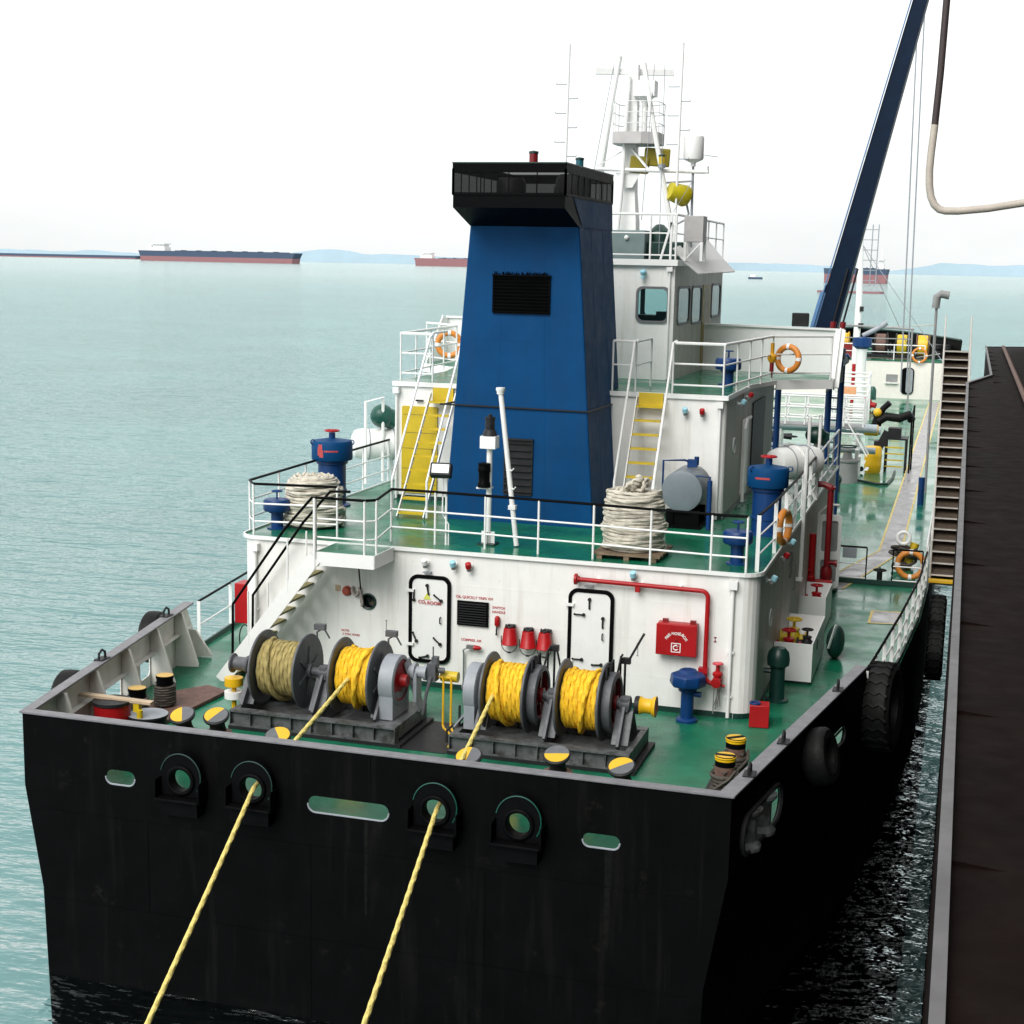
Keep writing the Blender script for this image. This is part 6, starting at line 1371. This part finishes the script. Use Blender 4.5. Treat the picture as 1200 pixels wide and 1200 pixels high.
mb = MB(); mb.tube([(1.6,71.4,0),(1.6,71.4,.95),(2.0,71.4,.95),(2.0,71.4,0)], .04, 6); part('black_rail', mb, M_blackp, fc)
railing('white railing along the top of the distant forecastle front', [(-6.5,71.9,2.38),(0,71.9,2.38),(5.6,71.9,2.38)], [(.95,.035,M_whiteclean,'top_rail'),(.5,.025,M_whiteclean,'mid_rail'),(.1,.03,M_brown,'low_rail')], 2.2, .035)
def windlass(label, x, y, m1, m2):
    t = thing('windlass', label, 'winch', (x,y,2.38), 'winches on the forecastle')
    mb = MB(); mb.lathe([(.75,0),(.75,.06),(.5,.07),(.5,.75),(.75,.76),(.75,.82)], (-.4,0,.8), (1,0,0), 24); part('drum', mb, m1, t); mb = MB(); mb.lathe([(0,.83),(.72,.83)], (-.4,0,.8), (1,0,0), 20); mb.lathe([(.66,.1),(.68,.2),(.68,.6),(.66,.72)], (-.4,0,.8), (1,0,0), 20); part('rope', mb, m2, t); mb = MB(); mb.box(-.8,.8,-.6,.6,0,.2); mb.bar((-.5,0,.1),(-.5,0,.9),.1,.5); mb.bar((.6,0,.1),(.6,0,.9),.1,.5); part('frame', mb, M_dark, t)
windlass('windlass with yellow drum end left on the forecastle', .25,75.5,M_yellow,M_yellow)
windlass('windlass with yellow rope in the middle of the forecastle', 4.05,75.2,M_dark,M_yelold)
windlass('dark windlass left of the yellow ones on the forecastle', 2.7,75.6,M_dark,M_brown)
windlass('windlass with brown rope and yellow end on the right of the forecastle', 5.35,75.2,M_brown,M_yellow)
for x, lb in ((6.2,'dark deck machinery lump right of the windlasses'),(6.9,'dark round machinery at the starboard end of the forecastle')):
    mb = MB(); mb.lathe([(.45,0),(.5,.3),(.3,.6),(.42,.65),(.42,.9),(0,.95)], n=14); mb.box(-.6,.6,-.3,.3,.001,.25); solo('deck_machine', mb, M_dark, lb, 'machinery', (x,75.3,2.38))
mb = MB(); mb.box(-1.0,1.6,0,.3,0,.9); mb.bar((-.8,.1,.5),(.9,.1,1.3),.2,.3); solo('anchor_gear', mb, M_reddk, 'dark red anchor gear behind the foremast on the forecastle', 'anchor gear', (-.5,74,2.38))
# foot of the gangway gear
t = thing('rope_bundle', 'tangle of dark rope and a white fairlead by the gangway foot', 'rope', (6.95,15.2,0))
mb = MB(); random.seed(4)
for k in range(9): mb.tor((random.uniform(-.3,.35), random.uniform(-.3,.3), .12+.055*k), (random.uniform(-.4,.4),random.uniform(-.4,.4),1), random.uniform(.18,.32), .045, 18, 6)
part('rope', mb, M_brope, t); mb = MB(); mb.tor((-.1,-.1,.85),(0,-1,.2),.16,.05,18,8); part('ring', mb, M_whiteclean, t); mb = MB(); mb.cyl((0,0,.0),(.2,.1,.7),.12,10); part('post', mb, M_yelold, t)
t = thing('deck_valve', 'small dark handwheel valve on the coaming between the two gate rails', 'valve', (6.38,13.0,.0)); mb = MB(); mb.cyl((0,0,0),(0,0,.30),.07,10); mb.tor((0,0,.34),(0,0,1),.16,.018,16,5); mb.cyl((-.16,0,.34),(.16,0,.34),.014,5); mb.cyl((0,0,.3),(0,0,.42),.02,6); part('valve', mb, M_dark, t)
mb = MB(); mb.cyl((6.95,27,.0),(6.95,27,.95),.11,14); solo('side_post', mb, M_bluedk, 'short dark blue post on the starboard edge of the cargo deck', 'post', (6.95,27,0), world=True)
mb = MB(); mb.tube([(4.3,32.1,.06),(4.75,31.7,.05),(5.35,31.2,.05),(5.6,31.4,.05),(5.72,33.2,.05),(5.7,35.3,.05)], .05, 7); solo('slack_hose', mb, M_dkgreen, 'thin dark hose lying across the cargo deck in front of the yellow barrel', 'hose', (5.35,31.2,.0), world=True)

# ------------------------------------------------------------------ gangway and neighbouring ship
g = thing('gangway', 'brown stepped gangway with pale rails at the right edge', 'gangway', (7.85,12.4,.4), 'x', world=True); del g['group']
a, b = V((7.62,12.3,.35)), V((7.44,22.5,5.6)); wdt = .75; n = 24
for s in (0, 1):
    mb = MB(); o = V((wdt*s,0,0)); mb.bar(a+o, b+o, .05, .16); part('stringer', mb, M_alu, g, flat=True)
    mb = MB(); mb.tube([a+o+V((0,0,.95)), b+o+V((0,0,.95))], .025, 6); 
    for i in range(10): p = a.lerp(b, i/9)+o; mb.cyl(p, p+V((0,0,.95)), .02, 6)
    part('handrail', mb, M_alu, g)
for i in range(n):
    p = a.lerp(b, (i+.5)/n); mb = MB(); mb.box(p.x+.03, p.x+wdt-.03, p.y-.17, p.y+.22, p.z-.02, p.z+.01); mb.m = 1; mb.box(p.x+.03, p.x+wdt-.03, p.y-.205, p.y-.171, p.z-.02, p.z+.012)
    part('tread', mb, [M_ladder, M_alu], g, flat=True)
mb = MB(); dn = V((0,0,-.13)); mb.add([a+dn, a+dn+V((wdt,0,0)), b+dn+V((wdt,0,0)), b+dn], [(0,1,2,3)]); part('underside', mb, M_ladder, g, flat=True)
mb = MB(); mb.box(a.x-.02, a.x+wdt, a.y-.35, a.y-.05, a.z-.02, a.z+.03); part('foot_tread', mb, M_yellow, g)
nb = thing('neighbour_ship', 'dark hull and grey gunwale of the ship alongside, under the camera', 'ship', (8.6,0,WZ), world=True)
GX, GZ = 8.17, 5.5
mb = MB(); mb.add([(GX,-60,WZ-6.5),(GX,8.0,WZ-6.5),(GX,8.0,GZ),(GX,-60,GZ)], [(0,1,2,3)]); mb.add([(GX,8.0,WZ-6.5),(8.7,11,WZ-6.5),(8.7,11,GZ),(GX,8.0,GZ)], [(0,1,2,3)]); mb.add([(8.7,11,WZ-6.5),(8.7,26,WZ-6.5),(8.7,26,GZ),(8.7,11,GZ)], [(0,1,2,3)])
mb.add([(8.7,26,WZ-6.5),(20,32,WZ-6.5),(20,32,GZ),(8.7,26,GZ)], [(0,1,2,3)]); mb.add([(20,-60,WZ-6.5),(20,32,WZ-6.5),(20,32,GZ),(20,-60,GZ)], [(0,3,2,1)]); mb.add([(GX,-60,WZ-6.5),(20,-60,WZ-6.5),(20,-60,GZ),(GX,-60,GZ)], [(0,1,2,3)]); part('hull', mb, M_nbhull, nb, flat=True)
mb = MB(); mb.add([(GX,-60,GZ-.02),(20,-60,GZ-.02),(20,32,GZ-.02),(8.7,26,GZ-.02),(8.7,11,GZ-.02),(GX,8,GZ-.02)], [(0,1,2,3,4,5)]); part('deck', mb, M_nbdeck, nb, flat=True)
for i in range(22):
    y_ = -24+2.2*i; x_ = GX+.04 if y_ < 8 else 8.72
    mb = MB(); mb.add([(x_,y_,GZ-.02),(x_+.22,y_,GZ-.02),(x_,y_,GZ+.0),(x_,y_+.02,GZ-.02),(x_+.22,y_+.02,GZ-.02),(x_,y_+.02,GZ+.0)], [(0,1,2),(3,5,4),(1,4,5,2),(0,3,4,1)]); part('deck_stiffener', mb, M_nbdeck, nb, flat=True)
mb = MB(); mb.tube([(9.2,-40,GZ+.1),(9.2,24,GZ+.1)], .05, 8); part('deck_pipe', mb, M_brown, nb)
mb = MB(); mb.box(10.0, 20, -58, 26, GZ, 24); part('deckhouse', mb, M_nbblocker, nb, flat=True)  # deckhouse is an unseen block, added to keep skylight off the starboard side
mb = MB(); mb.bar((GX+.01,-60,GZ),(GX+.01,8,GZ),.05,.06); mb.bar((GX,8,GZ),(8.7,11,GZ),.07,.06); mb.bar((8.7,11,GZ),(8.7,26,GZ),.05,.06); part('gunwale', mb, M_nbedge, nb, flat=True)
# hose, wires and davit hanging at the right
t = thing('cargo_hose', 'hanging cargo hose, dark above and beige below, curling to the right', 'hose', (6.8,20,10), world=True)
mb = MB(); mb.tube([(6.90,20,15.5),(6.86,20,13.4),(6.80,20,11.98)], .10, 12); part('dark_length', mb, mat('hose_dark', (.05,.035,.035), .6), t)
mb = MB(); mb.tube([(6.80,20,11.98),(6.75,20,11.2),(6.735,20,10.7),(6.76,20,10.3),(6.82,20,9.98),(6.93,20,9.75),(7.08,20,9.62),(7.25,20,9.58),(7.6,20,9.58),(8.4,20,9.66),(9.8,20,9.9)], .105, 12); part('beige_length', mb, M_hose, t)
t = thing('crane_wires', 'two thin crane wires coming down to the cargo deck gear', 'wires', (5.6,38,2), world=True)
for q, p in (((5.35,38,18),(5.62,38,3.0)),((5.60,38,18),(5.85,38,3.3))):
    mb = MB(); mb.cyl(q, p, .028, 6); part('wire', mb, M_greylt, t)
t = thing('davit', 'grey curved davit head on a thin pole at the right edge', 'davit', (7.05,30,0), world=True)
mb = MB(); mb.cyl((7.02,30,0),(6.98,30,6.7),.05,8); part('pole', mb, M_greytext, t); mb = MB(); mb.tube([(6.95,30,6.6),(6.98,30,7.0),(7.12,30,7.1),(7.4,30,7.05)], .14, 10); part('head', mb, M_greytext, t)
t = thing('tension_line', 'thin pale lines running from the davit to the forecastle', 'lines', (6,50,5), world=True)
for p, q in (((6.98,30,6.0),(3.2,70,4.5)),((7.2,30,5.0),(5.2,70,2.7))):
    mb = MB(); mb.cyl(p, q, .018, 4); part('line', mb, M_hose, t)

# ------------------------------------------------------------------ ships far out
def far_ship(name, label, x0, x1, y, h, hr, house, hcol=M_sea_hull, rcol=M_sea_red, bow_right=True, tilt=0):
    t = thing(name, label, 'ship', ((x0+x1)/2, y, WZ), 'ships anchored far out', world=True)
    L = x1-x0; b = h*.9
    def hullpoly(z, ov):
        s = L*.012*ov
        return [(x0-s, y-b), (x1-L*.02+s, y-b), (x1+s*1.5, y), (x1-L*.02+s, y+b), (x0-s, y+b)]
    mb = MB(); lo = hullpoly(0,0); mi = hullpoly(0,.4); hi = hullpoly(0,1.4)
    n = 5
    mb.m = 1; mb.add([(*p,WZ-.5) for p in lo]+[(*p,WZ+hr) for p in mi], [(i,(i+1) % n,n+(i+1) % n,n+i) for i in range(n)])
    mb.m = 0; mb.add([(*p,WZ+hr) for p in mi]+[(*p,WZ+h) for p in hi], [(i,(i+1) % n,n+(i+1) % n,n+i) for i in range(n)]+[tuple(range(n,2*n))])
    part('hull', mb, [hcol, rcol], t, flat=True)
    if house:
        mb = MB(); sx = x0+L*.06 if house > 0 else x1-L*.16; w = L*.09; z = WZ+h
        mb.box(sx, sx+w, y-b*.7, y+b*.7, z, z+h*.35); mb.box(sx+w*.1, sx+w*.9, y-b*.6, y+b*.6, z+h*.35, z+h*.62); mb.box(sx, sx+w, y-b*.8, y+b*.8, z+h*.62, z+h*.72); mb.box(sx+w*.4, sx+w*.5, y-1, y+1, z+h*.72, z+h*1.5); mb.box(sx-w*.35, sx-w*.1, y-b*.3, y+b*.3, z, z+h*.5)
        part('superstructure', mb, M_sea_white, t, flat=True)
        mb = MB()
        for i in range(7): xx = x0+L*(.25+.1*i); mb.box(xx, xx+L*.012, y-b*.5, y+b*.5, z, z+h*.10)
        mb.box(x0+L*.2, x1-L*.06, y-b*.1, y+b*.1, z, z+h*.06); part('deck_gear', mb, M_sea_hull, t, flat=True)
far_ship('tanker', 'long dark hulled tanker anchored on the left with white bridge at its stern', -2235, -1762, 3800, 28, 13, 1)
far_ship('tanker', 'reddish tanker partly hidden behind the funnel', -1675, -1330, 4500, 24, 16, 1, M_sea_red, M_sea_red)
far_ship('tanker', 'low dark ship at the far left edge', -4050, -3080, 5200, 13, 4, 0)
far_ship('tanker', 'reddish hulled ship seen right of the crane boom', -131, -71, 1500, 13.5, 8, -1, M_sea_hull, M_sea_red)
far_ship('barge', 'low reddish barge on the horizon in the middle', -2050, -1930, 5600, 12, 6, 0, M_sea_red, M_sea_red)
t = thing('work_boat', 'small grey work boat with a mast and dark red waterline beyond the foremast', 'boat', (-48,760,WZ), 'small boats on the water', world=True)
mb = MB(); mb.prism([(-67,757),(-36,757),(-34,760),(-36,763),(-67,763)], WZ, WZ+1.0); part('hull', mb, M_sea_red, t, flat=True); mb = MB(); mb.box(-66.5,-36.5,757.5,762.5,WZ+1.0,WZ+1.2); mb.box(-52,-46,758,762,WZ+1.2,WZ+3.6); mb.box(-50,-48,759,761,WZ+3.6,WZ+5.2); mb.cyl((-46,760,WZ+1),(-46,760,WZ+9),.25,5); mb.box(-58,-54,758,761,WZ+1.2,WZ+2.4); part('deckhouse', mb, mat('far_grey',(.28,.33,.36),.8), t, flat=True)
t = thing('small_boat', 'tiny pale boat on the water right of the wheelhouse', 'boat', (-228,1700,WZ), 'small boats on the water', world=True)
mb = MB(); mb.prism([(-235,1698),(-222,1698),(-219,1700),(-222,1702),(-235,1702)], WZ, WZ+2.2); part('hull', mb, M_sea_hull, t, flat=True); mb = MB(); mb.box(-233,-227,1699,1701,WZ+2.2,WZ+5); part('cabin', mb, M_sea_white, t, flat=True)
